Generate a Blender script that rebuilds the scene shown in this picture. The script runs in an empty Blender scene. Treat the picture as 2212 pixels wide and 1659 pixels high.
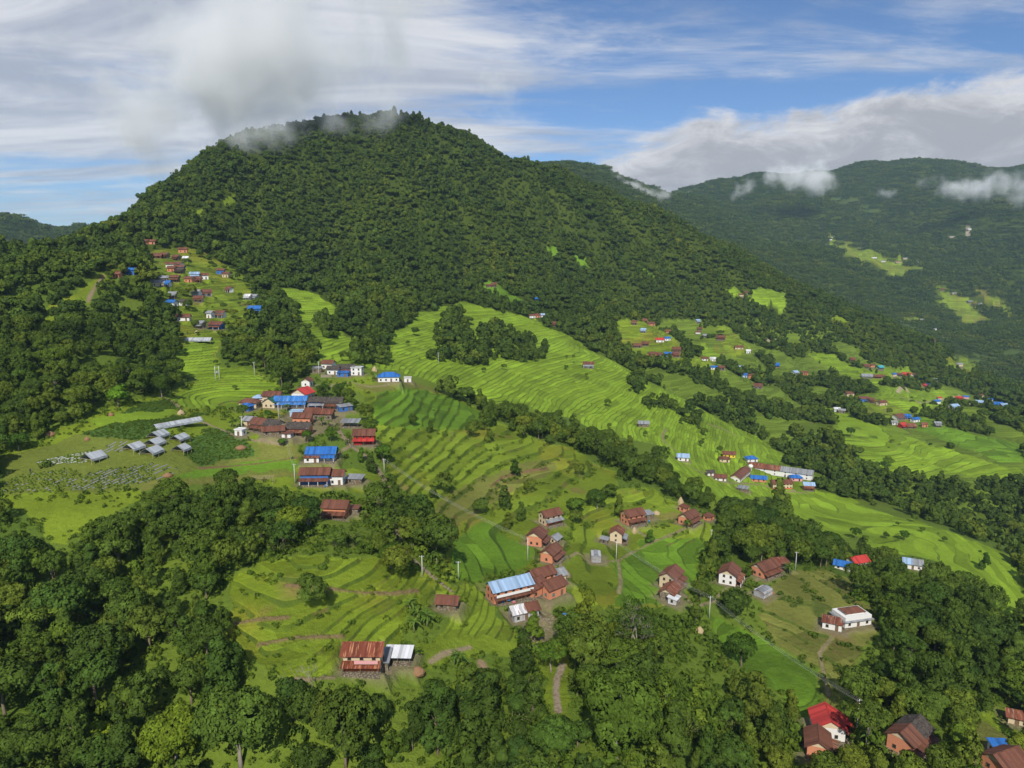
# Hill villages and rice terraces below a forested mountain, seen from the air.
import bpy, bmesh, math, random
import numpy as np
from mathutils import Vector, Matrix
random.seed(7); RNG = np.random.default_rng(7)
S = bpy.context.scene
R = math.radians
# ------------------------------------------------------------------ camera
CZ = 300.0                                   # height of the camera above datum (m)
PITCH = R(10.2)
cam_d = bpy.data.cameras.new('camera'); cam = bpy.data.objects.new('camera', cam_d)
S.collection.objects.link(cam); S.camera = cam
cam.location = (0, 0, CZ); cam.rotation_euler = (math.pi/2 - PITCH, 0, 0)
cam_d.sensor_fit = 'HORIZONTAL'; cam_d.sensor_width = 36.0; cam_d.lens = 36.0*1536/2212
cam_d.clip_start = 1.0; cam_d.clip_end = 60000
# ------------------------------------------------------------------ sun, exposure
SUN_EL, SUN_AZ = R(42), R(183)               # azimuth measured from +Y clockwise: behind the camera
sun_d = bpy.data.lights.new('sun', 'SUN'); sun = bpy.data.objects.new('sun', sun_d)
S.collection.objects.link(sun)
sun_d.energy = 5.0; sun_d.angle = R(0.55); sun_d.color = (1.0, 0.945, 0.84)
sdir = Vector((math.sin(SUN_AZ)*math.cos(SUN_EL), math.cos(SUN_AZ)*math.cos(SUN_EL), math.sin(SUN_EL)))
sun.rotation_euler = (-sdir).to_track_quat('-Z', 'Y').to_euler(); sun.location = sdir*900 + Vector((0, 0, CZ))
S.view_settings.view_transform = 'Standard'; S.view_settings.look = 'None'
S.view_settings.exposure = -0.05; S.view_settings.gamma = 1.0; S.view_settings.use_curve_mapping = False
cy = S.cycles
cy.use_denoising = True; cy.use_adaptive_sampling = True; cy.adaptive_threshold = 0.02
cy.max_bounces = 8; cy.diffuse_bounces = 2; cy.glossy_bounces = 1; cy.transmission_bounces = 2
cy.volume_bounces = 8; cy.transparent_max_bounces = 12; cy.caustics_reflective = False; cy.caustics_refractive = False
cy.volume_step_rate = 0.7; cy.volume_max_steps = 128
S.render.use_persistent_data = False
# ------------------------------------------------------------------ node helper
class NT:
    def __init__(s, tree):
        s.t = tree; s.n = tree.nodes; s.l = tree.links
    def new(s, typ, **kw):
        n = s.n.new(typ)
        for k, v in kw.items():
            if k == 'ins':
                for i, val in v.items():
                    if hasattr(val, 'is_output'): s.l.new(val, n.inputs[i])
                    else: n.inputs[i].default_value = val
            else: setattr(n, k, v)
        return n
    def m(s, op, a, b=None, c=None, clamp=False):
        n = s.n.new('ShaderNodeMath'); n.operation = op; n.use_clamp = clamp
        for i, v in enumerate((a, b, c)):
            if v is None: continue
            if hasattr(v, 'is_output'): s.l.new(v, n.inputs[i])
            else: n.inputs[i].default_value = v
        return n.outputs[0]
    def vm(s, op, a, b=None):
        n = s.n.new('ShaderNodeVectorMath'); n.operation = op
        for i, v in enumerate((a, b)):
            if v is None: continue
            if hasattr(v, 'is_output'): s.l.new(v, n.inputs[i])
            else: n.inputs[i].default_value = v
        return n.outputs[0]
    def mix(s, f, a, b, blend='MIX'):
        n = s.n.new('ShaderNodeMix'); n.data_type = 'RGBA'; n.blend_type = blend; n.clamp_factor = True
        for i, v in ((0, f), (6, a), (7, b)):
            if hasattr(v, 'is_output'): s.l.new(v, n.inputs[i])
            else: n.inputs[i].default_value = (v if i == 0 else (tuple(v)+(1,) if len(v) == 3 else v))
        return n.outputs[2]
    def ramp(s, f, lo, hi, smooth=True):
        n = s.n.new('ShaderNodeMapRange'); n.interpolation_type = 'SMOOTHSTEP' if smooth else 'LINEAR'; n.clamp = True
        s.l.new(f, n.inputs[0]); n.inputs[1].default_value = lo; n.inputs[2].default_value = hi
        return n.outputs[0]
    def noise(s, vec, scale, detail=3, rough=0.5, dist=0.0, w=None):
        n = s.n.new('ShaderNodeTexNoise')
        if vec is not None: s.l.new(vec, n.inputs['Vector'])
        n.inputs['Scale'].default_value = scale; n.inputs['Detail'].default_value = detail
        n.inputs['Roughness'].default_value = rough; n.inputs['Distortion'].default_value = dist
        return n.outputs[0]
# ------------------------------------------------------------------ sky: blue daylight with high streaks and cloud banks
W = bpy.data.worlds.new('World'); S.world = W; W.use_nodes = True
N = NT(W.node_tree); N.n.clear()
sky = N.new('ShaderNodeTexSky', sky_type='NISHITA', sun_disc=False, sun_elevation=SUN_EL, sun_rotation=SUN_AZ,
            altitude=1500, air_density=1.0, dust_density=0.6, ozone_density=2.5)
tc = N.new('ShaderNodeTexCoord'); D = tc.outputs['Generated']
sep = N.new('ShaderNodeSeparateXYZ', ins={0: D})
dx, dy, dz = sep.outputs
az = N.m('ARCTAN2', dx, dy)                  # 0 = straight ahead, + = right
el = N.m('ARCSINE', dz)
zc = N.m('MAXIMUM', N.m('ADD', dz, 0.10), 0.03)
px_ = N.m('DIVIDE', dx, zc); py_ = N.m('DIVIDE', dy, zc)
plane = N.new('ShaderNodeCombineXYZ', ins={0: px_, 1: py_, 2: 0.0}).outputs[0]
# cirrus: streaks combed along one wind direction on a high plane
mp = N.new('ShaderNodeMapping', ins={0: plane, 2: (0, 0, R(-62)), 3: (0.20, 0.62, 1)}).outputs[0]
ci = N.noise(mp, 1.7, 8, 0.62, 1.1)
mp2 = N.new('ShaderNodeMapping', ins={0: plane, 2: (0, 0, R(-55)), 3: (0.42, 0.95, 1)}).outputs[0]
ci2 = N.noise(mp2, 3.4, 8, 0.66, 0.7)
cir = N.m('ADD', N.m('MULTIPLY', ci, 0.68), N.m('MULTIPLY', ci2, 0.32))
left = N.m('MULTIPLY', N.m('MULTIPLY', N.ramp(az, 0.14, -0.20), N.ramp(dy, -0.2, 0.5)), N.ramp(el, 0.03, 0.17))               # the left of the sky is veiled
cirm = N.ramp(N.m('ADD', cir, N.m('MULTIPLY', left, 0.16)), 0.43, 0.66)
# cumulus bank standing over the far ridge to the right, rising to the right
dirn = N.new('ShaderNodeMapping', ins={0: D, 3: (1.0, 1.0, 2.6)}).outputs[0]
cu = N.noise(dirn, 7.0, 9, 0.64, 0.35)
cu_f = N.noise(dirn, 2.2, 3, 0.5, 0.2)
top = N.m('ADD', N.m('ADD', 0.118, N.m('MULTIPLY', N.m('MINIMUM', az, 0.26), 0.24)), N.m('MULTIPLY', N.m('MAXIMUM', N.m('SUBTRACT', az, 0.26), 0.0), 0.08))
edge = N.m('ADD', N.m('SUBTRACT', top, el), N.m('MULTIPLY', N.m('SUBTRACT', cu, 0.5), 0.13))
bank = N.ramp(edge, 0.0, 0.030)
bank = N.m('MULTIPLY', N.m('MULTIPLY', bank, N.ramp(az, -0.12, 0.02)), N.ramp(dy, 0.0, 0.4))
# loose small cumulus
pz = N.new('ShaderNodeMapping', ins={0: D, 1: (3.1, 1.7, 0.4), 3: (1.0, 1.0, 2.2)}).outputs[0]
sm = N.noise(pz, 4.2, 6, 0.6, 0.2)
small = N.m('MULTIPLY', N.ramp(sm, 0.63, 0.72), 0.6)
# shading inside the clouds
bankshade = N.noise(dirn, 9.0, 9, 0.68, 0.7)
bankcol = N.mix(N.ramp(N.m('ADD', N.m('MULTIPLY', bankshade, 0.75), N.m('MULTIPLY', N.ramp(edge, 0.10, 0.0), 0.22)), 0.36, 0.66), (0.45, 0.46, 0.50), (0.80, 0.80, 0.83))
veil = N.mix(N.ramp(N.noise(mp2, 1.6, 8, 0.62, 0.8), 0.34, 0.66), (0.46, 0.50, 0.59), (0.84, 0.85, 0.88))
skyc = N.mix(1.0, sky.outputs[0], (0.076, 0.092, 0.112), 'MULTIPLY')
c1 = N.mix(N.m('MULTIPLY', cirm, 0.92), skyc, veil)
c2 = N.mix(small, c1, (0.74, 0.74, 0.77))
c3 = N.mix(bank, c2, bankcol)
bg = N.new('ShaderNodeBackground', ins={0: c3, 1: 1.0})
wo = N.new('ShaderNodeOutputWorld'); N.l.new(bg.outputs[0], wo.inputs[0])
# ------------------------------------------------------------------ terrain: one height field
F_PX, CX_, CY_ = 1536.0, 1106.0, 829.5       # focal length and centre in the survey grid of the photograph
cp, sp = math.cos(PITCH), math.sin(PITCH)
def ray(px, py):
    """bearing (rad) and slope of the view ray through a survey pixel"""
    rx = (px-CX_)/F_PX; up = -(py-CY_)/F_PX
    y = cp + up*sp; z = -sp + up*cp
    return math.atan2(rx, y), z/math.hypot(rx, y)
def project(x, y, z):
    x = np.asarray(x, float); y = np.asarray(y, float); z = np.asarray(z, float)-CZ
    f = y*cp - z*sp; u = y*sp + z*cp
    f = np.maximum(f, 1.0)
    return CX_ + F_PX*x/f, CY_ - F_PX*u/f
CTRL = [  # survey pixel, ground distance
 (0,1659,165),(500,1659,150),(1106,1659,140),(1600,1659,168),(2212,1659,200),(1790,1600,190),(2212,1500,260),
 (0,1400,205),(300,1400,195),(300,1250,222),(0,1250,238),(550,1500,160),
 (800,1430,167),(700,1300,187),(700,1215,206),(820,1215,208),(600,1150,232),(400,1082,264),(0,1085,285),(150,1110,268),
 (950,1300,197),(930,1225,214),(1150,1290,222),(1000,1130,280),(1180,1110,300),(1370,1110,322),(1330,1155,302),(1440,1260,258),
 (1575,1240,282),(1660,1222,292),(1490,1115,335),(1830,1330,262),(1960,1590,196),(1640,1400,232),(1750,1500,212),
 (1350,1400,200),(1200,1450,178),(1000,1500,163),(1400,1560,160),(2050,1420,258),(2212,1380,300),
 (1540,1150,330),(1500,1050,400),(1380,1010,390),
 (1620,1040,520),(1440,980,480),(1720,1100,482),(1850,1195,415),(1970,1205,425),(2130,1275,405),(2212,1345,385),(2034,1141,500),(2212,1214,500),
 (1900,950,720),(2212,1010,755),(2000,1080,610),(2212,1130,640),(2212,940,880),(2100,960,800),
 (1000,1000,340),(1180,960,392),(1200,1030,346),(1000,900,420),(1290,1000,382),(1400,1060,350),(900,850,432),(1060,900,425),
 (640,900,352),(790,945,326),(690,1035,285),(690,985,302),(740,1108,254),(840,818,425),(730,805,432),
 (340,950,312),(0,1040,300),(300,870,362),(480,845,412),(100,955,325),(500,1000,300),(550,940,325),
 (230,590,560),(70,700,480),(0,800,420),(0,565,640),(130,575,640),(240,545,700),(100,870,362),(300,700,505),(200,760,440),(330,800,430),
 (440,600,640),(470,700,525),(430,760,465),(350,535,725),(430,545,735),(540,640,640),(560,800,435),
 (600,500,860),(860,268,1150),(860,400,985),(700,274,1115),(640,286,1090),(770,276,1135),(800,272,1145),(520,328,1020),(340,412,880),(290,482,790),(268,525,735),
 (1010,322,1155),(1130,357,1200),(1250,402,1250),(1390,456,1300),(1600,556,1400),(1800,656,1450),(2000,750,1500),(2212,848,1480),
 (700,400,960),(500,420,880),(430,470,820),
 (950,660,760),(1150,688,800),(1060,618,850),(620,625,680),(700,740,530),(850,760,545),(1000,780,562),(1100,850,502),(760,620,720),
 (1250,900,500),(1400,900,562),(1300,780,682),(1500,870,682),(1650,950,662),(1430,740,850),(1600,800,900),(1750,880,850),
 (1900,800,1150),(2100,870,1100),(1900,880,905),(1600,640,1200),(1500,620,1150),(1200,500,1080),(1000,500,965),(1300,560,1080),(1750,720,1200),
 (2212,900,1020),(2050,800,1330),(1250,735,760),(1800,800,1050),
 # far ridges
 (1950,352,4300),(2212,364,4200),(2080,356,4250),(1820,372,4300),(1700,388,4250),(1580,396,4100),(1500,414,3900),(1420,425,3500),(1330,392,3000),(1240,362,2600),(1160,348,2350),
 (1700,500,3200),(1900,600,2620),(2212,560,2900),(2212,780,2060),(2000,690,2260),(1500,470,2700),(1950,480,3500),(2100,680,2420),(1800,560,2700),
 (0,482,2600),(75,498,2600),(150,520,2600),(250,502,2600),
]
ANCH = [  # bearing (deg), distance, height relative to the camera
 (-75,30,-105),(0,30,-118),(75,30,-130),(-75,150,-95),(75,200,-150),(-75,300,-75),(-60,300,-74),(75,400,-190),(60,400,-180),(-60,600,-10),(-75,700,0),
 (75,800,-240),(55,800,-210),(-55,1000,20),(-75,1300,-40),(75,1500,-320),(55,1500,-290),(-42,1000,-20),(-40,1600,-120),(-28,1150,30),(-25,1600,-60),
 (-36,900,-8),(-30,900,10),
 (-10,1500,80),(0,1600,60),(-5,2000,60),(8,1750,-10),(15,1800,-90),(22,1720,-235),(30,1750,-285),(0,2600,200),(-10,3000,150),(5,3200,150),
 (-20,2000,-90),(-35,2000,-120),(-60,2500,60),(-75,3000,60),(60,2500,-250),(75,2500,-250),(50,4000,300),(65,4500,300),(75,5000,200),
 (-35,4000,-200),(-15,5000,-200),(0,5500,-200),(15,6000,-100),(25,6500,0),(35,6500,0),(55,7000,-100),
 (-75,9000,-300),(-40,9000,-300),(0,9000,-300),(40,9000,-300),(75,9000,-300),
]
pts = []
for (px, py, r) in CTRL:
    th, sl = ray(px, py); pts.append((th, math.log(r), sl*r))
for (d, r, z) in ANCH: pts.append((R(d), math.log(r), z))
pts = np.array(pts)
KT = 1.35
def tps_fit(P, lam=2e-4):
    X = np.c_[P[:, 0]*KT, P[:, 1]]
    d = np.linalg.norm(X[:, None]-X[None], axis=2)
    K = np.where(d > 0, d*d*np.log(np.maximum(d, 1e-9)), 0) + lam*np.eye(len(X))
    Q = np.c_[np.ones(len(X)), X]
    A = np.block([[K, Q], [Q.T, np.zeros((3, 3))]])
    w = np.linalg.solve(A, np.r_[P[:, 2], 0, 0, 0])
    return X, w
TX, TW = tps_fit(pts)
def tps(th, lr):
    a = th*KT
    out = TW[-3] + TW[-2]*a + TW[-1]*lr
    for (x, y), w in zip(TX, TW[:-3]):
        d2 = (a-x)**2 + (lr-y)**2
        out += w*0.5*d2*np.log(np.maximum(d2, 1e-18))
    return out
def vnoise(x, y, seed=0):
    xi = np.floor(x).astype(np.int64); yi = np.floor(y).astype(np.int64)
    fx = x-xi; fy = y-yi; fx = fx*fx*(3-2*fx); fy = fy*fy*(3-2*fy)
    def h(i, j):
        n = (i*374761393 + j*668265263 + seed*974634777) & 0x7fffffff
        n = ((n ^ (n >> 13))*1274126177) & 0x7fffffff
        return ((n ^ (n >> 16)) & 0xffff)/65535.0
    a = h(xi, yi); b = h(xi+1, yi); c = h(xi, yi+1); d = h(xi+1, yi+1)
    return (a+(b-a)*fx)*(1-fy) + (c+(d-c)*fx)*fy
def fbm(x, y, oct=4, seed=0, gain=0.5):
    s = 0; a = 1; t = 0
    for o in range(oct):
        s = s + a*(vnoise(x*2**o + 17.3*o, y*2**o - 9.1*o, seed+o)-0.5); t += a; a *= gain
    return s/t*2
def sstep(x, a, b):
    t = np.clip((x-a)/(b-a), 0, 1); return t*t*(3-2*t)
# polar survey net: fine where fields are, coarse outside the view
th_in = np.linspace(R(-41), R(41), 941)
th_out = np.r_[np.linspace(R(-76), R(-41), 60)[:-1]]
TH = np.r_[th_out, th_in, -th_out[::-1]]
RR = np.r_[np.exp(np.linspace(math.log(28), math.log(128), 36))[:-1],
           np.exp(np.linspace(math.log(128), math.log(900), 800))[:-1],
           np.exp(np.linspace(math.log(900), math.log(1750), 120))[:-1],
           np.exp(np.linspace(math.log(1750), math.log(9000), 110))]
LR = np.log(RR)
GT, GL = np.meshgrid(TH, LR, indexing='ij')
GR = np.exp(GL); GX = GR*np.sin(GT); GY = GR*np.cos(GT)
Z = np.empty_like(GR)
for i0 in range(0, len(TH), 128):
    Z[i0:i0+128] = tps(GT[i0:i0+128], GL[i0:i0+128])
# natural roughness: broken ground under the forest, gully-cut far slopes
rough = sstep(GR, 600, 1000)
mtn = sstep(GR, 700, 900)*(1-sstep(GR, 1350, 1600))
Z += mtn*(44*(0.26-np.abs(fbm(GX/210+0.4*fbm(GX/90, GY/90, 2, 77), GY/330, 3, 71)))) + rough*9*fbm(GX/70, GY/70, 4, 3) + sstep(GR, 1500, 2600)*95*(0.30-np.abs(fbm(GX/560, GY/560, 4, 9))*1.1) + sstep(GR, 1700, 2600)*16*fbm(GX/130, GY/130, 3, 21)
Z += (1-rough)*1.1*fbm(GX/28, GY/28, 3, 5)
Z += CZ
Z0 = Z.copy()
def gz(x, y, A=None):
    """ground height at world x, y (bilinear in the net)"""
    A = Z if A is None else A
    x = np.asarray(x, float); y = np.asarray(y, float)
    t = np.arctan2(x, y); l = np.log(np.maximum(np.hypot(x, y), 28.01))
    i = np.clip(np.searchsorted(TH, t)-1, 0, len(TH)-2); j = np.clip(np.searchsorted(LR, l)-1, 0, len(LR)-2)
    u = np.clip((t-TH[i])/(TH[i+1]-TH[i]), 0, 1); v = np.clip((l-LR[j])/(LR[j+1]-LR[j]), 0, 1)
    return (A[i, j]*(1-u)+A[i+1, j]*u)*(1-v) + (A[i, j+1]*(1-u)+A[i+1, j+1]*u)*v
def hit(px, py, A=None, rmin=60, rmax=8500):
    """ground point (x, y, z) seen at a survey pixel"""
    A = Z if A is None else A
    th, sl = ray(px, py)
    i = int(np.clip(np.searchsorted(TH, th)-1, 0, len(TH)-2)); u = (th-TH[i])/(TH[i+1]-TH[i])
    col = A[i]*(1-u)+A[i+1]*u
    d = CZ + sl*RR - col
    k = np.where((d <= 0) & (RR > rmin))[0]
    if len(k) == 0:                           # above the skyline: take the nearest approach
        m = (RR > rmin) & (RR < rmax); kk = np.where(m)[0][np.argmin((d/RR)[m])]
        r = RR[kk]; z = col[kk]
    else:
        k = max(k[0], 1); a, b = d[k-1], d[k]; f = a/(a-b) if a != b else 0
        r = RR[k-1] + f*(RR[k]-RR[k-1]); z = col[k-1] + f*(col[k]-col[k-1])
    return (r*math.sin(th), r*math.cos(th), z)
# ------------------------------------------------------------------ land cover: outlines in survey pixels, laid on the ground
def to_ground(poly, A=Z0, dens=6):
    out = []
    n = len(poly)
    for i in range(n):
        a, b = poly[i], poly[(i+1) % n]
        for k in range(dens):
            t = k/dens; x, y, z = hit(a[0]+(b[0]-a[0])*t, a[1]+(b[1]-a[1])*t, A)
            out.append((math.atan2(x, y), math.log(math.hypot(x, y))))
    return np.array(out)
WTH = GT + 0.010*fbm(GT*55, GL*40, 3, 40); WLR = GL + 0.012*fbm(GT*55+7, GL*40+3, 3, 43)
def inside(poly, th, lr):
    res = np.zeros(th.shape, bool)
    lo, hi = poly.min(0), poly.max(0)
    m = (th >= lo[0]) & (th <= hi[0]) & (lr >= lo[1]) & (lr <= hi[1])
    if not m.any(): return res
    x = th[m]; y = lr[m]; r = np.zeros(x.shape, bool)
    x0, y0 = poly[-1]
    for x1, y1 in poly:
        if x0 != x1:
            c = ((x1 > x) != (x0 > x))
            r ^= c & (y < (y0-y1)*(x-x1)/(x0-x1)+y1)
        x0, y0 = x1, y1
    res[m] = r
    return res
GRASS, PADDY, FALLOW, CROP, ROUGH, YARD, LUSH, LAWN = range(8)
#        sRGB-free linear albedo of each cover
ALB = {GRASS: (0.148, 0.205, 0.016), PADDY: (0.168, 0.258, 0.018), FALLOW: (0.150, 0.160, 0.032), CROP: (0.060, 0.115, 0.020),
       ROUGH: (0.155, 0.212, 0.015), YARD: (0.175, 0.155, 0.075), LAWN: (0.128, 0.158, 0.024), LUSH: (0.108, 0.200, 0.015)}
FIELDS = [  # kind, terrace step (m, 0 = none), outline
 (PADDY, 1.05, [(845,722),(880,700),(945,660),(1010,653),(1080,672),(1150,690),(1255,733),(1320,768),(1400,808),(1480,848),(1560,888),(1640,925),(1700,962),(1715,992),(1640,1000),(1625,1012),(1690,1020),(1762,1046),(1740,1060),(1690,1068),(1620,1080),(1563,1078),(1496,1054),(1448,1004),(1416,960),(1326,942),(1266,918),(1226,899),(1163,887),(1090,870),(1040,850),(960,830),(900,812),(850,800),(840,760)]),
 (GRASS, 2.3, [(775,842),(800,820),(870,826),(960,846),(1030,862),(1060,905),(1106,926),(1188,958),(1248,966),(1291,1006),(1326,1016),(1331,1056),(1406,1056),(1466,1086),(1530,1118),(1545,1160),(1515,1200),(1505,1290),(1440,1310),(1250,1320),(1220,1240),(1106,1232),(985,1262),(965,1220),(965,1130),(920,1085),(860,1045),(830,990),(815,950),(800,900)]),
 (LUSH, 2.2, [(810,838),(870,832),(960,850),(1030,866),(1058,905),(1030,925),(960,925),(880,925),(815,915),(800,880)]),
 (LUSH, 2.3, [(970,1165),(1040,1120),(1110,1165),(1165,1180),(1150,1215),(1100,1232),(990,1260),(975,1210)]),
 (LUSH, 0.9, [(1330,1215),(1400,1160),(1500,1160),(1530,1180),(1505,1230),(1480,1300),(1330,1310)]),
 (FALLOW, 2.3, [(925,1100),(1010,1040),(1110,1000),(1190,990),(1200,1015),(1110,1060),(1020,1115),(965,1140)]),
 (ROUGH, 0, [(0,970),(30,971),(120,946),(125,924),(195,906),(212,889),(250,871),(300,860),(350,846),(437,824),(550,815),(600,830),(600,860),(640,940),(650,1020),(640,1064),(540,1038),(420,1046),(315,1060),(300,1085),(260,1095),(190,1130),(150,1180),(100,1155),(50,1105),(0,1095)]),
 (LAWN, 0, [(0,990),(120,955),(200,930),(320,940),(420,960),(600,950),(640,1030),(540,1033),(420,1043),(300,1058),(0,1068)]),
 (PADDY, 0.8, [(365,862),(400,845),(440,824),(500,818),(560,822),(595,832),(570,852),(560,880),(470,884),(400,878)]),
 (PADDY, 0, [(200,910),(260,890),(380,885),(385,895),(300,910),(215,918)]),
 (CROP, 0, [(255,892),(290,870),(360,862),(385,872),(385,882),(330,890)]),
 (CROP, 0, [(178,940),(240,912),(340,905),(430,892),(440,905),(400,908),(350,935),(290,950),(215,950)]),
 (CROP, 0, [(405,945),(470,920),(520,935),(545,975),(540,985),(435,1005),(400,985)]),
 (FALLOW, 0, [(440,1010),(560,985),(555,955),(640,960),(660,985),(600,992),(500,1008)]),
 (LUSH, 0, [(380,1030),(440,1010),(520,1003),(640,992),(650,1005),(540,1020),(420,1032)]),
 (FALLOW, 0, [(310,1062),(330,1040),(420,1036),(540,1026),(640,1014),(640,1026),(540,1037),(420,1048)]),
 (ROUGH, 1.3, [(500,1245),(580,1208),(680,1200),(820,1208),(940,1242),(975,1265),(975,1290),(880,1310),(862,1400),(745,1385),(725,1450),(690,1468),(620,1462),(470,1402),(500,1310)]),
 (GRASS, 1.1, [(312,548),(330,535),(420,535),(500,580),(540,610),(560,650),(545,690),(500,705),(480,740),(462,770),(480,790),(570,803),(575,818),(440,824),(400,806),(375,787),(390,745),(385,700),(352,650),(330,600)]),
 (PADDY, 1.1, [(375,787),(390,745),(430,722),(470,735),(455,770),(480,792),(565,805),(565,818),(440,822),(400,806)]),
 (PADDY, 1.2, [(600,625),(660,618),(720,658),(742,690),(740,722),(800,748),(850,760),(850,800),(780,795),(700,787),(680,758),(650,700),(620,660)]),
 (PADDY, 1.3, [(1769,874),(1819,889),(1909,922),(2009,957),(2109,988),(2212,1017),(2212,1042),(2174,1036),(2040,1020),(2034,1041),(2014,1046),(1934,1026),(1884,1006),(1834,978),(1814,953),(1804,911)]),
 (LUSH, 1.3, [(2000,900),(2044,919),(2109,938),(2212,962),(2212,1006),(2154,991),(2034,948),(1960,920)]),
 (PADDY, 1.1, [(1679,1066),(1759,1060),(1839,1074),(1850,1086),(1921,1114),(1971,1121),(2034,1143),(2134,1178),(2212,1216),(2212,1370),(2109,1272),(2069,1246),(2030,1214),(1959,1197),(1914,1197),(1884,1184),(1834,1162),(1796,1150),(1754,1144),(1724,1121),(1700,1090)]),
 (FALLOW, 0.8, [(1640,1292),(1690,1242),(1770,1226),(1840,1250),(1852,1290),(1888,1310),(1892,1375),(1850,1420),(1800,1475),(1772,1470),(1770,1442),(1700,1402),(1660,1382)]),
 (LUSH, 0.55, [(1510,1290),(1545,1330),(1600,1362),(1660,1387),(1768,1447),(1770,1475),(1762,1562),(1740,1574),(1718,1542),(1690,1502),(1640,1472),(1560,1402),(1528,1332)]),
 (FALLOW, 0.8, [(1772,1482),(1862,1440),(1852,1490),(1812,1512),(1800,1532),(1785,1530)]),
 (GRASS, 0.9, [(2070,1562),(2130,1535),(2212,1590),(2212,1659),(2120,1659),(2090,1620)]),
 (FALLOW, 0, [(2085,1590),(2130,1560),(2190,1600),(2160,1640),(2110,1640)]),
 (ROUGH, 0, [(66,715),(120,655),(190,610),(228,588),(232,600),(205,630),(195,660),(170,640),(120,680),(85,725)]),
 (YARD, 0, [(600,905),(640,885),(720,880),(760,890),(745,915),(640,960),(600,950),(560,945),(540,930)]),
 (ROUGH, 0, [(700,820),(760,812),(840,818),(860,832),(780,845),(715,835)]),
 (FALLOW, 0, [(772,836),(850,818),(905,828),(960,846),(880,838),(800,850)]),
 (GRASS, 0, [(650,1010),(760,1010),(830,1030),(850,1070),(760,1060),(650,1062)]),
 (GRASS, 0.9, [(975,1270),(1030,1262),(1060,1290),(1075,1330),(1110,1350),(1125,1395),(1020,1375),(960,1400),(930,1390),(985,1330)]),
 (YARD, 0, [(1135,1325),(1190,1305),(1205,1340),(1190,1385),(1135,1400),(1125,1370)]),
 (GRASS, 0, [(1120,1400),(1210,1370),(1235,1390),(1225,1560),(1175,1560),(1180,1460)]),
 (GRASS, 0, [(900,1395),(1020,1370),(1130,1390),(1120,1420),(1000,1420),(930,1440)]),
 # right hand hamlet country
 (GRASS, 1.2, [(1330,700),(1400,690),(1440,720),(1480,745),(1470,785),(1400,780),(1340,740)]),
 (GRASS, 1.2, [(1500,775),(1545,742),(1570,758),(1540,790),(1560,800),(1500,798)]),
 (PADDY, 1.2, [(1490,752),(1510,745),(1560,768),(1540,775)]),
 (ROUGH, 1.2, [(1335,695),(1362,688),(1395,715),(1370,720),(1340,712)]),
 (GRASS, 1.2, [(1550,700),(1580,708),(1620,748),(1590,770),(1550,735)]),
 (PADDY, 1.3, [(1575,625),(1640,622),(1700,632),(1695,655),(1640,652),(1580,642)]),
 (PADDY, 1.3, [(1755,755),(1800,765),(1830,790),(1880,800),(1960,792),(1990,810),(1900,830),(1830,812),(1760,780)]),
 (PADDY, 1.3, [(1880,830),(1960,838),(2060,852),(2070,870),(2000,880),(2050,895),(1960,890),(1900,862)]),
 (GRASS, 1.3, [(1850,884),(1900,868),(1950,885),(1990,910),(1940,912),(1880,905)]),
 (GRASS, 1.3, [(2040,775),(2080,772),(2130,800),(2100,815),(2050,795)]),
 (GRASS, 2.0, [(1790,505),(1815,520),(1880,540),(1950,562),(2000,575),(2010,585),(1930,590),(1860,565),(1800,535)]),
 (GRASS, 2.0, [(2010,610),(2060,635),(2110,660),(2140,690),(2100,700),(2030,655)]),
 (ROUGH, 2.0, [(2100,605),(2160,645),(2212,670),(2212,690),(2150,660),(2095,620)]),
 (GRASS, 2.0, [(1940,685),(1990,690),(2010,700),(1950,695)]),
 (ROUGH, 2.0, [(1795,680),(1830,690),(1870,705),(1850,705),(1800,692)]),
 (LUSH, 0, [(1385,575),(1402,585),(1420,600),(1395,595)]), (LUSH, 0, [(1238,545),(1262,556),(1270,575),(1245,565)]),
 (LUSH, 0, [(1190,535),(1205,540),(1212,560),(1195,558)]), (LUSH, 0, [(1455,575),(1478,590),(1500,615),(1470,600)]),
 (ROUGH, 0, [(470,430),(500,405),(520,398),(505,418),(480,440)]), (ROUGH, 0, [(395,470),(430,450),(440,458),(410,480)]),
 (LUSH, 0, [(1040,612),(1060,604),(1090,618),(1110,640),(1130,655),(1090,650),(1050,630)]),
]
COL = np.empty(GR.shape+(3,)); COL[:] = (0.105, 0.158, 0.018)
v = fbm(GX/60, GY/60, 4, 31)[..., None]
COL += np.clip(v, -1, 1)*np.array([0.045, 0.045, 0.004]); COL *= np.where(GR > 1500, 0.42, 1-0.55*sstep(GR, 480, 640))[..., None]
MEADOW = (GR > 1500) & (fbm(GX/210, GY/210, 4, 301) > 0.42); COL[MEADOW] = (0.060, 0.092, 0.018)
STEP = np.zeros(GR.shape)
mu, mv = project(GX, GY, Z0); SETTLED = (mu > 1290) & (mv > 690) & (GR > 560) & (GR < 1250)
COL[SETTLED] = np.array([0.112, 0.165, 0.018])*(1+0.25*v[SETTLED]); STEP[SETTLED] = 1.2; KIND = np.full(GR.shape, -1)
FPOLY = []
for kind, h, poly in FIELDS:
    P = to_ground(poly); FPOLY.append((kind, P))
    m = inside(P, WTH, WLR)
    COL[m] = ALB[kind]; STEP[m] = h; KIND[m] = kind
OPEN = KIND >= 0
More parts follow.
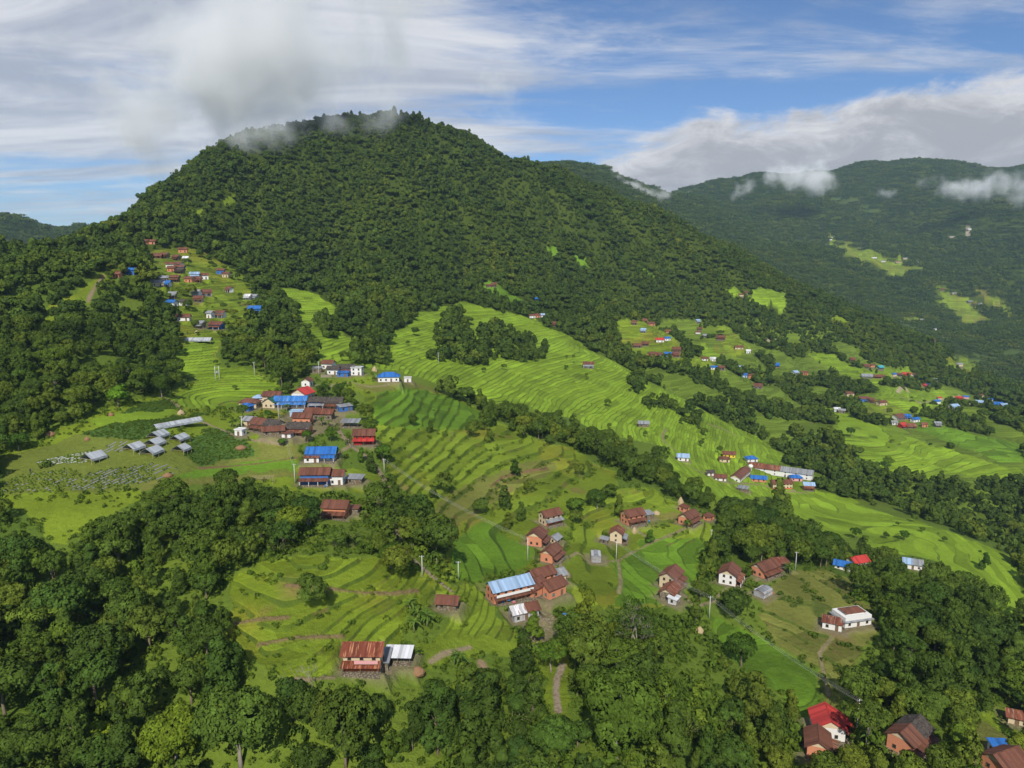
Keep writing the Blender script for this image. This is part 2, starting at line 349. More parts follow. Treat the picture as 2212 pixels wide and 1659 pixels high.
# broad tone changes inside each cover (patches of other crops, dryer grass)
t1 = fbm(GX/34, GY/34, 4, 61)[..., None]; t2 = fbm(GX/11, GY/11, 3, 67)[..., None]
f = OPEN[..., None]*1.0
COL *= 1 + f*(0.36*t1 + 0.22*t2)
dry = sstep(fbm(GX/23, GY/23, 3, 71), 0.12, 0.5)*np.isin(KIND, (GRASS, ROUGH))
COL += dry[..., None]*np.array([0.05, 0.012, 0.004])
# trails and bare earth
TRAILS = [  # width, colour, line
 (1.6, (0.26, 0.20, 0.12), [(342,856),(362,862),(378,871),(392,884)]),
 (1.7, (0.23, 0.18, 0.11), [(728,924),(740,942),(756,962),(784,980),(812,1005),(834,1044),(845,1064),(855,1130),(863,1178),(903,1219),(948,1254),(975,1275)]),
 (1.2, (0.22, 0.19, 0.09), [(1420,1165),(1380,1185),(1335,1208),(1338,1228),(1341,1256),(1337,1280)]),
 (1.6, (0.22, 0.20, 0.09), [(1438,926),(1431,940),(1436,955),(1458,971)]),
 (1.6, (0.24, 0.19, 0.13), [(1215,1436),(1203,1469),(1201,1494),(1206,1536)]),
 (1.6, (0.24, 0.18, 0.11), [(225,594),(204,622),(192,644),(190,652)]),
 (1.4, (0.25, 0.20, 0.12), [(1015,1398),(960,1412),(930,1430)]),
 (3.5, (0.38, 0.30, 0.22), [(1939,846),(1945,838),(1955,836),(1962,846)]),
 (2.5, (0.32, 0.26, 0.16), [(1950,858),(1990,870),(2040,862),(2072,856)]),
 (6.0, (0.36, 0.30, 0.24), [(2048,512),(2062,510),(2080,506),(2094,500)]),
 (5.0, (0.34, 0.28, 0.20), [(1656,730),(1668,738),(1680,734)]),
 (4.0, (0.30, 0.24, 0.16), [(1810,1590),(1822,1612),(1815,1630)]),
 (1.6, (0.22, 0.18, 0.10), [(1590,940),(1560,925),(1530,915)]),
 (2.5, (0.26, 0.18, 0.11), [(1040,1432),(1048,1450)]),
 (1.4, (0.20, 0.16, 0.09), [(640,1468),(720,1462)]),
 (1.1, (0.17, 0.105, 0.05), [(432,1012),(500,1007),(560,1001),(640,989)]), (1.8, (0.18, 0.11, 0.055), [(1062,1048),(1085,1030),(1115,1020),(1180,1010)]), (1.2, (0.18, 0.13, 0.06), [(620,1262),(700,1268),(780,1278),(850,1280),(900,1274)]), (1.2, (0.18, 0.13, 0.06), [(505,1345),(560,1335),(620,1332)]), (1.1, (0.18, 0.13, 0.06), [(560,1390),(640,1375),(740,1372)]),
 (1.1, (0.22, 0.18, 0.10), [(1205,1212),(1245,1192),(1290,1212),(1331,1210)]), (1.1, (0.22, 0.18, 0.10), [(1366,1136),(1400,1160),(1425,1165),(1487,1136)]),
 (1.1, (0.22, 0.18, 0.10), [(1462,1272),(1500,1310),(1540,1300),(1575,1264),(1640,1252)]), (1.2, (0.23, 0.18, 0.10), [(1172,1300),(1215,1270),(1230,1240),(1205,1212)]),
 (1.2, (0.22, 0.18, 0.10), [(760,962),(735,975),(722,1000),(712,1052),(760,1052)]), (1.3, (0.24, 0.19, 0.11), [(640,950),(610,962),(560,955),(525,945),(470,925),(440,912)]),
 (1.0, (0.22, 0.18, 0.10), [(1838,1352),(1800,1372),(1770,1410),(1790,1500)]), (1.2, (0.25, 0.20, 0.12), [(840,832),(800,836),(760,826),(720,830),(690,850),(676,868)]),
 (1.6, (0.24, 0.19, 0.11), [(1475,1000),(1500,1012),(1540,1030),(1575,1042),(1640,1046),(1700,1062),(1745,1064)]),
]
TRACKS = []
for w, c, ln in TRAILS:
    g = []
    for (a, b) in zip(ln[:-1], ln[1:]):
        for k in range(8):
            t = k/8; g.append(hit(a[0]+(b[0]-a[0])*t, a[1]+(b[1]-a[1])*t, Z0))
    g.append(hit(*ln[-1], Z0)); g = np.array(g); TRACKS.append((w, g))
    lo = g[:, :2].min(0)-8; hi = g[:, :2].max(0)+8
    m = (GX > lo[0]) & (GX < hi[0]) & (GY > lo[1]) & (GY < hi[1])
    if not m.any(): continue
    X, Y = GX[m], GY[m]; dmin = np.full(X.shape, 1e9)
    for a, b in zip(g[:-1], g[1:]):
        ab = b[:2]-a[:2]; L2 = max((ab**2).sum(), 1e-6)
        t = np.clip(((X-a[0])*ab[0]+(Y-a[1])*ab[1])/L2, 0, 1)
        dmin = np.minimum(dmin, np.hypot(X-a[0]-t*ab[0], Y-a[1]-t*ab[1]))
    wgt = (1-sstep(dmin + 0.5*t2[m][:, 0], w*0.4, w*0.8))[:, None]
    COL[m] = COL[m]*(1-wgt) + np.array(c)*wgt; STEP[m] *= 1-wgt[:, 0]*0.6
# scattered bare scars of red earth in the terraces
scar = sstep(fbm(GX/16+50, GY/16, 3, 83), 0.40, 0.62)*np.isin(KIND, (GRASS, ROUGH, FALLOW))*(STEP > 0)
COL = COL*(1-0.55*scar[..., None]) + 0.55*scar[..., None]*np.array([0.19, 0.115, 0.055])
# ------------------------------------------------------------------ gully that carries the tree belt
def carve(line, depth, width):
    global Z
    g = np.array([hit(x, y, Z0) for x, y in line])
    lo = g[:, :2].min(0)-3*width; hi = g[:, :2].max(0)+3*width
    m = (GX > lo[0]) & (GX < hi[0]) & (GY > lo[1]) & (GY < hi[1])
    X, Y = GX[m], GY[m]; dm = np.full(X.shape, 1e9)
    for a, b in zip(g[:-1], g[1:]):
        ab = b[:2]-a[:2]; t = np.clip(((X-a[0])*ab[0]+(Y-a[1])*ab[1])/max((ab**2).sum(), 1e-6), 0, 1)
        dm = np.minimum(dm, np.hypot(X-a[0]-t*ab[0], Y-a[1]-t*ab[1]))
    Z[m] -= depth*np.exp(-(dm/width)**2)
carve([(1010,845),(1090,890),(1200,930),(1300,965),(1400,1000),(1480,1045),(1560,1095),(1650,1130)], 6, 16)
carve([(1300,745),(1400,800),(1500,850),(1600,905),(1700,955),(1800,1000),(1900,1050),(2050,1110),(2200,1170)], 9, 26)
for gl in ([(940,300),(980,400),(1010,520),(1000,610)], [(1150,385),(1230,480),(1320,580),(1395,670)], [(760,300),(740,420),(700,540),(660,605)], [(560,345),(545,430),(520,520)], [(1330,455),(1430,540),(1540,640),(1620,715)], [(1480,510),(1560,580),(1680,670),(1760,730)]):
    carve(gl, 20, 20)
# ------------------------------------------------------------------ house sites are levelled later; terraces are stepped here
def wob(x, y): return 0.34*fbm(x/15, y/15, 2, 91) + 0.95*fbm(x/70, y/70, 2, 95)
PH = np.zeros(GR.shape)
on = STEP > 0.05
hs = np.where(on, np.maximum(STEP, 0.4), 1.0)
PH = (Z-CZ)/hs + wob(GX, GY)*np.where(KIND == PADDY, 0.75, 1.3)/np.sqrt(hs)
PH += np.where(KIND == PADDY, 0.7, 1.1)*fbm(PH/3.3, GX/160, 2, 99)
fr = PH-np.floor(PH)
prof = np.where(fr < 0.82, fr*0.16, 0.1312+(fr-0.82)/0.18*0.8688)
Z = np.where(on, Z + (np.floor(PH)+prof-PH)*hs, Z)
# ------------------------------------------------------------------ house sites (survey pixel of the base, metres, degrees)
BR, RU, RED, BL, LB, GY_, SL, GN, WT, TQ = 'brown', 'rusty', 'red', 'blue', 'pale blue', 'grey', 'slate', 'green', 'white', 'turquoise'
HS = []
def H(px, py, L, W, h, yaw, roof, wall, style='g', label=None, **k):
    HS.append(dict(px=px, py=py, L=L, W=W, h=h, yaw=yaw, roof=roof, wall=wall, style=style, label=label, **k))
# --- village on the spur
H(655,862,8.5,8.0,4.6,72,RED,'white','g','bright red gabled house at the back of the spur village',front=1)
H(630,878,15.5,5.5,4.6,2,BL,'white','ga','long white house with streaked blue tin roof in the spur village',winrow=3)
H(687,880,7.6,5.5,4.6,0,SL,'blue','ga','dark slate house with blue veranda beside the long blue-roofed house',lean=GY_)
H(720,881,9.6,6,4.6,0,SL,'cream','ga','dark slate house with brown porch roof at the village east end',lean=BR)
H(745,890,6.5,4,2.6,38,GY_,'blue','s1','low blue-walled lean-to with grey roof at the village east end')
H(676,898,6,4.6,2.6,0,BR,'stone','g','low brown-roofed stone shed joined left of the long rubble-walled barn')
H(700,905,9,5,3.4,-4,BR,'stone','g','rubble-walled stone barn with rust-streaked brown roof',streak=1)
H(648,938,9.8,6,4.4,-4,SL,'orange','ga','orange house with patched slate roof and rusty porch in the village front row',lean=RU)
H(655,915,8.2,5,4.4,-3,BR,'orange','g','orange house with plain brown gable roof behind the patched slate house')
H(578,930,14.5,6,4.4,-24,BR,'cream','ga','long cream house, roof half brown tin half slate, village west side',lean=BR,half=SL)
H(592,946,8.5,4.4,2.6,14,BR,'stone','g','low stone shed with plain brown roof below the long cream house')
H(543,918,5.2,4,2.8,-20,GY_,'cream','g','small cream shed with ribbed grey roof by the banana plants')
H(520,940,3.6,3.2,2.6,-14,WT,'white','f','tiny white flat-roofed hut at the edge of the bean field')
H(541,880,9.2,5.4,3.2,-10,BR,'cream','h','brown hip-roofed house on the village west edge beside the paddy')
H(534,887,4.8,4.2,2.8,-18,BL,'blue','h','small bright blue pavilion in front of the brown hip-roofed house')
H(559,868,5,4.4,2.6,10,LB,'white','h','small pale blue pyramid-roofed hut beside the bright paddy')
H(590,868,8.6,6,3.8,-6,BR,'cream','g','brown-roofed house directly behind the green-gabled house')
H(588,879,7,6.4,3.2,80,GN,'cream','g','dark green gabled house with scalloped cream front',front=1)
H(642,899,6,4,2.6,4,LB,'pale blue','f','flat-roofed pale blue hut among the banana plants in the village centre')
H(622,952,4,3,2.0,-8,BR,'white','s','tiny whitewashed hut with brown lid roof at the village foot')
H(758,921,8,5,2.4,-2,GY_,None,'p','open shed with pale grey roof on posts above the footpath')
H(788,957,9,6.2,5.2,4,BR,'red','ga','red two-storey house with dark brown roof beside the footpath',lean=RED,store=2)
H(774,958,3.2,2.4,2.0,6,WT,'red','s','little red outhouse with white lid roof beside the red two-storey house')
H(696,992,11.5,6,3.6,3,BL,'white','ga','white house with vivid blue double roof below the village',lean=BL)
H(675,1001,6,3.4,2.2,4,RU,'white','s','patched rusty shed in front of the vivid blue roof')
H(683,1043,11,5.6,5.2,2,BR,'blue','ga','two-storey house with blue and white striped front and brown roof',lean=BR,store=2,stripe=1)
H(729,1045,5.4,4.8,4.2,0,BR,'white','g','white brown-roofed annexe right of the blue-striped two-storey house')
H(768,1042,6.2,4.2,2.2,-6,GY_,'stone','s','sagging grey and rusty tin shed right of the white annexe')
H(664,834,5,4.6,3.4,84,BR,'white','g','small white gabled cottage on the lane up to the upper cluster',front=1)
H(710,796,7,5,4.4,-16,BR,'white','g','white cottage with brown roof, topmost of the upper cluster')
H(721,808,6.4,4.6,3.4,-6,SL,'white','g','white cottage with dark slate roof in the middle of the upper cluster')
H(749,806,9.6,5.2,5.0,-4,SL,'white','ga','long white house with black slate roof and brown porch, upper cluster',lean=BR)
H(772,810,6.2,5,4.8,-3,GY_,'white','f','grey flat-roofed two-storey block at the right of the upper cluster',store=2)
H(742,813,6.5,3.6,2.4,-6,BL,'blue','s','low blue lean-to in front of the black slate house')
H(686,804,5.4,4,2.6,10,GY_,'stone','p','tumbledown grey timber shed at the left of the upper cluster')
H(840,823,12,7.5,3.2,8,BL,'white','h','white hall with bright blue hip roof standing alone on the spur crest',winrow=4)
H(881,825,4.4,3.6,2.8,6,GY_,'white','f','small white cube shed right of the blue-roofed hall')
H(728,1114,8.2,5.4,4.2,-6,BR,'orange','ga','orange house half hidden in the trees below the village',lean=BR)
H(767,1114,3,2.6,2.0,-6,BR,'stone','s','tiny brown hut right of the orange house in the trees')
# --- foreground
H(787,1437,9,5.4,5.2,0,RU,'cream','ga','cream two-storey house with streaked rusty red roof near the dead tree',streak=1,store=2,balc=1)
H(862,1428,6.4,4.2,2.4,-2,WT,None,'p','bright white tin shed on posts beside the rusty-roofed house')
H(829,1431,3.0,5.0,2.6,0,GY_,'stone','s','narrow grey lean-to between the rusty house and the white shed')
H(968,1311,5.6,4.2,2.4,-8,BR,'stone','g','brown tin hut beside the banana clump')
H(1100,1288,13.8,6.2,5.2,27,LB,'orange','ga','long orange farmhouse under a pale blue tin roof with white balcony',lean=BR,store=2,balc=1,winrow=5)
H(1168,1262,8.4,5.6,5.4,33,BR,'orange','ga','tall orange house with brown gable behind the pale blue farmhouse',lean=BR,store=2)
H(1198,1258,6.6,4.6,3.0,33,GY_,'cream','g','grey and white tin annexe at the far right of the farmstead')
H(1152,1292,7.2,5.4,3.6,48,BR,'orange','g','brown-roofed middle wing of the farmstead with a white eave',front=1)
H(1192,1296,7.6,5.6,3.8,40,BR,'orange','g','orange wing with teal window and brown gable at the farmstead front right',front=1,teal=1)
H(1131,1333,8.4,4.4,3.2,24,WT,'tin','g','tin barn with white and rust-striped roof in front of the farmstead',streak=1,half=BR)
H(1188,1129,8.2,5.4,4.8,32,BR,'cream','ga','cream house with brown roof and rust-streaked grey porch, uppermost of three',lean=GY_,store=2)
H(1160,1173,7.4,6.2,4.2,70,BR,'orange','ga','orange house with brown gable facing the pole field',front=1,lean=BR)
H(1190,1207,8.2,5,4.4,62,BR,'orange','ga','orange house with long brown side roof above the farmstead',front=1,lean=BR)
H(1199,1172,4.4,3.2,2.2,60,GY_,'cream','g','little grey-thatched shed between the two orange houses')
H(1366,1128,9,6,5.2,26,BR,'orange','ga','orange two-storey house with stacked brown roofs amid the curved terraces',lean=BR,store=2,winrow=3)
H(1396,1119,5.6,4,2.4,22,GY_,'stone','s','grey tin cookshed right of the stacked-roof orange house')
H(1332,1168,6,5.2,5.2,74,RU,'cream','ga','cream tower-like house with rusty red gable beside the white pole',front=1,lean=GY_,store=2)
H(1306,1172,3.6,2.8,2.0,70,GY_,'stone','s','grey lean-to hutch left of the cream tower-like house')
H(1487,1128,9.2,5.6,4.8,48,BR,'orange','ga','orange house with long brown roof below the haystack by the tree belt',lean=BR,front=1)
H(1478,1103,4.2,3.2,2.2,48,BR,'orange','s','small brown shed behind the orange house by the haystack')
H(1531,1122,4.6,3.2,2.0,40,BR,'orange','s','low brown byre at the right of the orange house by the tree belt')
H(1287,1209,6,3.8,2.8,86,GY_,'tin','r','grey barrel-roofed tin shed standing in the terraces')
H(1449,1262,8.6,6,5.0,58,BR,'cream','ga','tall brown-roofed house with cream gable above the green curved terraces',front=1,lean=BR,store=2)
H(1447,1289,7.4,5,3.2,58,RU,'stone','g','low rusty brown barn just below the tall brown-roofed house')
H(1455,1302,3.6,3,2.2,56,WT,'tin','s','white tin lean-to at the foot of the rusty brown barn')
H(1575,1255,8.2,6.4,4.6,62,BR,'white','ga','white-gabled house with brown roof and rust-striped porch',front=1,lean=RU,store=2)
H(1652,1239,9.4,5.8,4.4,34,BR,'orange','ga','orange house with two brown roofs at the edge of the brown terraces',lean=BR)
H(1684,1226,6.2,4.2,2.8,10,RU,None,'p','open timber shed with rust-striped tin roof under the big trees')
H(1648,1285,6,4.2,2.4,40,GY_,'tin','r','grey arched plastic shed beside the brown terraces')
H(1852,1221,8.6,6,3.2,18,RED,'white','g','faded red gabled house among trees below the bright terraces',front=1)
H(1820,1228,6.4,4.4,2.4,-30,BL,'white','g','blue tin roof half hidden under the trees')
H(1970,1226,8.4,5.6,3.2,-24,LB,'white','g','pale blue and grey roofed white house on the right-hand slope',half=GY_)
H(1838,1343,10.5,7,3.8,14,BR,'white','hv','white house with brown top roof and grey striped skirt roof in brown terraces',lean=GY_)
H(1797,1356,6,4,2.6,-26,RU,'white','s','rusty tin byre left of the house in the brown terraces')
H(1786,1580,7.6,7.4,4.8,78,RED,'white','ga','house with vivid red gable roof at the lower right',front=1,lean=BR,side=RED)
H(1765,1624,7,5.4,3.8,70,BR,'orange','ga','brown-gabled house in front of the vivid red roof',front=1,lean=RU)
H(1962,1609,10.4,6.2,4.2,38,BR,'orange','ga','brown and slate roofed house at the bottom right corner trees',front=1,half=SL,lean=BR)
H(2168,1662,7.6,6,3.4,20,BR,'orange','g','brown-roofed house cut by the lower right frame edge')
H(2157,1633,4,3.2,2.4,-4,BL,'white','s','little hut with wrinkled blue tarpaulin roof')
H(2193,1559,4.2,3.4,2.6,-24,RU,'cream','g','tiny cream hut with rusty roof near the right frame edge')
# --- school terrace
H(1574,987,9,5.4,3.0,-8,BR,'yellow','g','yellow-walled house with maroon roof on the far terraces',winrow=3)
H(1564,997,7.4,5,2.8,-6,BR,'cream','h','maroon hip-roofed cottage just below the yellow house')
H(1622,996,8.4,6,2.8,8,BL,'white','h','white bungalow with blue hip roof above the school')
H(1599,1031,26,7,3.2,56,BR,'white','g','long white school wing with maroon roof running uphill',winrow=8)
H(1686,1026,46,8,5.4,-29,RU,'white','g','longest two-storey white school block, roof half rust half pale grey',winrow=14,half=GY_,store=2)
H(1638,1039,10.4,5,2.6,-14,BL,'orange','g','low peach school hall with bright blue roof in the yard')
H(1687,1054,14,6,4.6,2,BR,'cream','g','cream school block with maroon roof and a row of windows',winrow=6,store=2)
H(1718,1041,8.4,5.6,2.8,-8,BL,'pink','h','pink cottage with blue hip roof at the end of the school')
H(1746,1057,7,5,4.0,-10,LB,'orange','ga','orange house with ribbed pale blue roof below the school',lean=BR)
H(1556,1037,7,5,2.6,-12,BR,'white','g','small maroon-roofed white house left of the school')
H(1605,1060,6.4,4.6,2.2,-30,GY_,'stone','s','roofless grey ruin above the dark trees by the school')
H(1475,994,7.2,5.4,3.0,-10,LB,'white','g','white house with pale blue roof beside the terrace track')
H(1534,1026,4.2,3.6,2.6,0,SL,'white','g','tiny white hut with dark roof alone in the paddies')
H(1390,921,7.6,5,2.8,-8,GY_,'stone','g','grey stone farmhouse alone in the middle of the striped paddies')
H(1271,794,9,5.4,3.8,-6,BR,'white','ga','white and brown farmhouse with bushes on the upper paddies',lean=GY_)
# --- hamlets further off: (name, [(px, py, length, roof, wall)])
HAM = [
 ('hamlet at the forest edge', [(1150,687,9,BR,'white'),(1161,686,8,BR,'orange'),(1171,685,7,LB,'white'),(1199,704,9,BR,'cream'),(1161,650,8,BL,'blue'),(1057,621,9,BR,'stone'),(1067,619,8,BR,'cream')]),
 ('hamlet across the gully', [(1376,750,12,BR,'cream'),(1394,746,10,BR,'stone'),(1425,739,12,RED,'white'),(1441,736,9,BL,'white'),(1461,759,12,BR,'cream'),(1408,771,12,BR,'orange'),(1422,771,10,BR,'cream'),(1443,769,10,BL,'blue'),(1432,778,9,LB,'white'),(1458,770,11,BR,'orange'),(1405,703,14,BR,'orange'),(1370,701,8,BR,'cream'),(1392,692,8,RU,'orange'),(1443,719,7,RU,'orange'),(1390,718,8,LB,'cream')]),
 ('farms below the forest flank', [(1508,721,9,BR,'white'),(1511,713,8,BR,'cream'),(1523,728,10,GY_,'white'),(1557,733,15,BR,'stone'),(1596,754,14,BR,'cream'),(1616,763,7,WT,'white'),(1522,779,9,BR,'white'),(1540,780,8,WT,'white'),(1542,798,9,BL,'white'),(1558,798,9,BR,'blue'),(1600,797,8,LB,'white'),(1606,815,11,BL,'pale blue'),(1622,817,10,BR,'orange'),(1637,838,12,BR,'white'),(1507,697,8,LB,'cream'),(1600,640,10,BR,'cream'),(1610,635,10,BR,'stone'),(1675,792,12,BL,'stone'),(1717,807,10,LB,'white'),(1737,810,12,BR,'orange')]),
 ('village on the far right slope', [(1841,779,9,RU,'orange'),(1869,794,14,BR,'cream'),(1883,793,10,BR,'orange'),(1900,796,13,TQ,'blue'),(1872,815,18,GY_,'white'),(1895,816,12,BR,'red'),(1906,816,9,BR,'white'),(1930,813,11,BL,'cream'),(1941,812,10,BR,'blue'),(1957,811,16,RED,'red'),(1973,812,9,BR,'white'),(2021,824,8,LB,'white'),(1996,835,10,RED,'orange'),(2004,835,8,BL,'blue'),(1834,855,13,BR,'cream'),(1866,867,15,BR,'blue'),(1881,869,9,BR,'stone'),(1904,875,14,BR,'cream'),(1807,889,8,WT,'white'),(1818,892,9,GY_,'stone'),(2022,872,13,BL,'white'),(2028,863,8,RED,'cream'),(2060,882,13,LB,'white'),(2071,863,11,RED,'red'),(2086,861,10,BL,'pink'),(2092,873,13,BR,'cream'),(2115,871,12,LB,'white'),(2155,876,16,BL,'white'),(2167,879,14,LB,'stone'),(2119,858,10,BR,'cream'),(2138,866,9,BL,'cream')]),
 ('cluster under the second spur', [(1940,905,14,BR,'white'),(1957,904,10,BL,'blue'),(1976,911,11,BL,'white'),(1949,923,11,RED,'red'),(1966,924,12,RU,'orange'),(1931,917,7,GY_,'white'),(1996,922,7,RU,'orange'),(2024,921,8,GY_,'stone')]),
 ('village on the far ridge', [(1800,514,30,GY_,'white'),(1794,520,12,WT,'white'),(1786,532,26,GY_,'cream'),(1860,537,22,GY_,'cream'),(1888,559,22,WT,'white'),(1907,566,20,GY_,'white'),(1940,567,34,BR,'cream'),(1955,560,18,GY_,'cream'),(1981,567,14,GY_,'white'),(2036,627,20,BR,'cream'),(2061,635,26,GY_,'cream'),(2094,653,22,GY_,'stone'),(2104,659,24,BR,'stone'),(2117,658,12,GY_,'white'),(2094,497,22,WT,'white'),(2056,513,30,GY_,'cream'),(2019,713,12,GY_,'white'),(1991,692,10,GY_,'cream'),(2071,791,14,GY_,'cream'),(2017,738,14,BR,'stone'),(2036,733,10,GY_,'cream')]),
 ('hillside village at upper left', [(326,528,9,RU,'orange'),(315,528,6,RU,'orange'),(396,546,10,BR,'orange'),(338,558,11,BR,'orange'),(356,559,10,BR,'stone'),(382,563,8,BR,'stone'),(402,565,5,WT,'white'),(367,579,8,BR,'white'),(387,579,9,BR,'white'),(372,587,8,BR,'orange'),(391,585,8,BR,'blue'),(389,592,9,SL,'stone'),(421,601,9,LB,'white'),(440,604,10,BR,'white'),(410,610,9,BR,'orange'),(426,610,9,BR,'orange'),(379,609,8,BR,'stone'),(477,592,9,BR,'blue'),(490,600,9,BR,'cream'),(341,619,11,GY_,'cream'),(360,619,8,BL,'white'),(354,609,8,GY_,'stone'),(425,639,8,GY_,'white'),(446,639,10,BR,'white'),(496,632,6,BR,'white'),(374,643,6,GY_,'stone'),(430,652,8,BR,'cream'),(372,663,9,BL,'white'),(400,660,9,SL,'white'),(536,647,6,WT,'white'),(549,649,9,GY_,'white'),(552,675,13,BL,'blue'),(567,676,8,BR,'blue'),(397,693,11,BR,'white'),(477,686,9,BR,'white'),(455,687,5,GY_,'white'),(437,709,5,GY_,'stone'),(469,711,12,BR,'blue'),(284,594,9,BL,'blue'),(254,600,6,RU,'orange')]),
]
ham_r = random.Random(11)
for nm, lst in HAM:
    for (px, py, L, roof, wall) in lst:
        L *= 0.72; H(px, py, L, max(4.0, min(L*0.60, 7)), 2.7+ham_r.random()*1.2, ham_r.uniform(-26, 26), roof, wall, 'ga' if ham_r.random() < 0.45 and L < 16 else 'g', None, ham=nm)
for h in HS:
    if h['h'] > 4.3 and not h.get('ham'): h['h'] = 4.3+(h['h']-4.3)*0.35 if h.get('store') else 3.7
    x, y, z = hit(h['px'], h['py'], Z)
    h['x'], h['y'] = x, y; h['r'] = math.hypot(x, y)
# level the ground under each house
for h in HS:
    rad = 0.5*math.hypot(h['L'], h['W'])
    m = (np.abs(GX-h['x']) < rad*2.2+3) & (np.abs(GY-h['y']) < rad*2.2+3)
    c, s = math.cos(R(h['yaw'])), math.sin(R(h['yaw']))
    if h['r'] < 1000 and m.any():
        dx_, dy_ = GX[m]-h['x'], GY[m]-h['y']
        u = np.abs(dx_*c+dy_*s)-h['L']/2-0.8; v = np.abs(-dx_*s+dy_*c)-h['W']/2-1.4
        d = np.maximum(np.maximum(u, v), 0)
        h['z'] = float(gz(h['x'], h['y']))
        w = 1-sstep(d, 0, 2.6)
        Z[m] = Z[m]*(1-w) + h['z']*w
        if h['r'] < 520:
            COL[m] = COL[m]*(1-0.75*w[:, None]) + 0.75*w[:, None]*np.array([0.20, 0.165, 0.10])
            STEP[m] *= 1-w
    else: h['z'] = float(gz(h['x'], h['y']))
# ------------------------------------------------------------------ ground mesh and its material
def ground_material():
    mt = bpy.data.materials.new('ground'); mt.use_nodes = True; T = NT(mt.node_tree); T.n.clear()
    col = T.new('ShaderNodeAttribute', attribute_name='cover').outputs[0]
    ph = T.new('ShaderNodeAttribute', attribute_name='phase').outputs[2]
    tw = T.new('ShaderNodeAttribute', attribute_name='terraced').outputs[2]
    pos = T.new('ShaderNodeNewGeometry').outputs['Position']
    n1 = T.noise(pos, 0.55, 4, 0.6); n2 = T.noise(pos, 2.4, 3, 0.65); n3 = T.noise(pos, 0.09, 3, 0.5)
    fr = T.m('FRACT', ph); fl = T.m('FLOOR', ph)
    riser = T.m('MULTIPLY', T.m('MULTIPLY', T.ramp(T.m('ADD', fr, T.m('MULTIPLY', n1, 0.10)), 0.84, 0.92), T.ramp(fr, 1.0, 0.975)), tw)
    cell = T.m('FLOOR', T.m('MULTIPLY', T.noise(pos, 0.022, 1, 0.4), 9.0))
    wn = T.new('ShaderNodeTexWhiteNoise', noise_dimensions='2D', ins={0: T.new('ShaderNodeCombineXYZ', ins={0: fl, 1: cell}).outputs[0]})
    tone = T.m('ADD', 0.72, T.m('MULTIPLY', wn.outputs[0], 0.56))
    tread = T.new('ShaderNodeVectorMath', operation='SCALE', ins={0: col, 3: tone}).outputs[0]
    c = T.mix(tw, col, tread)
    ris = T.mix(T.ramp(n3, 0.55, 0.70), (0.050, 0.085, 0.012), (0.13, 0.09, 0.035))
    c = T.mix(T.m('MULTIPLY', riser, T.m('ADD', 0.28, T.m('MULTIPLY', T.ramp(T.noise(pos, 0.05, 3, 0.6), 0.35, 0.65), 0.52))), c, ris)
    mott = T.m('ADD', 0.40, T.m('ADD', T.m('MULTIPLY', n1, 0.62), T.m('MULTIPLY', n2, 0.70)))
    c = T.new('ShaderNodeVectorMath', operation='SCALE', ins={0: c, 3: mott}).outputs[0]
    bump = T.new('ShaderNodeBump', ins={'Strength': 0.8, 'Distance': 0.9, 'Height': T.m('ADD', T.m('MULTIPLY', n2, 0.5), n1)})
    b = T.new('ShaderNodeBsdfPrincipled', ins={'Base Color': c, 'Roughness': 0.85, 'Specular IOR Level': 0.12, 'Normal': bump.outputs[0]})
    o = T.new('ShaderNodeOutputMaterial'); T.l.new(b.outputs[0], o.inputs[0])
    return mt
nt_, nr_ = GR.shape
me = bpy.data.meshes.new('ground')
co = np.stack([GX, GY, Z], -1).reshape(-1, 3).astype(np.float32)
ii, jj = np.meshgrid(np.arange(nt_-1), np.arange(nr_-1), indexing='ij')
a = (ii*nr_+jj).ravel()
quads = np.stack([a, a+1, a+nr_+1, a+nr_], 1).astype(np.int32)      # seen from above: counter clockwise
quads = quads[:, ::-1]
me.vertices.add(len(co)); me.vertices.foreach_set('co', co.ravel())
me.loops.add(quads.size); me.loops.foreach_set('vertex_index', quads.ravel())
me.polygons.add(len(quads)); me.polygons.foreach_set('loop_start', np.arange(0, quads.size, 4, dtype=np.int32))
me.update(calc_edges=True); me.shade_smooth()
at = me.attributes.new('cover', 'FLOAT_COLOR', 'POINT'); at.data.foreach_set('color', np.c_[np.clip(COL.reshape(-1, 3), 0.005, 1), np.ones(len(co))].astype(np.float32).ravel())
at = me.attributes.new('phase', 'FLOAT', 'POINT'); at.data.foreach_set('value', PH.ravel().astype(np.float32))
at = me.attributes.new('terraced', 'FLOAT', 'POINT'); at.data.foreach_set('value', np.clip(STEP/0.6, 0, 1).ravel().astype(np.float32))
ground = bpy.data.objects.new('ground', me); S.collection.objects.link(ground)
me.materials.append(ground_material()); ground['kind'] = 'structure'
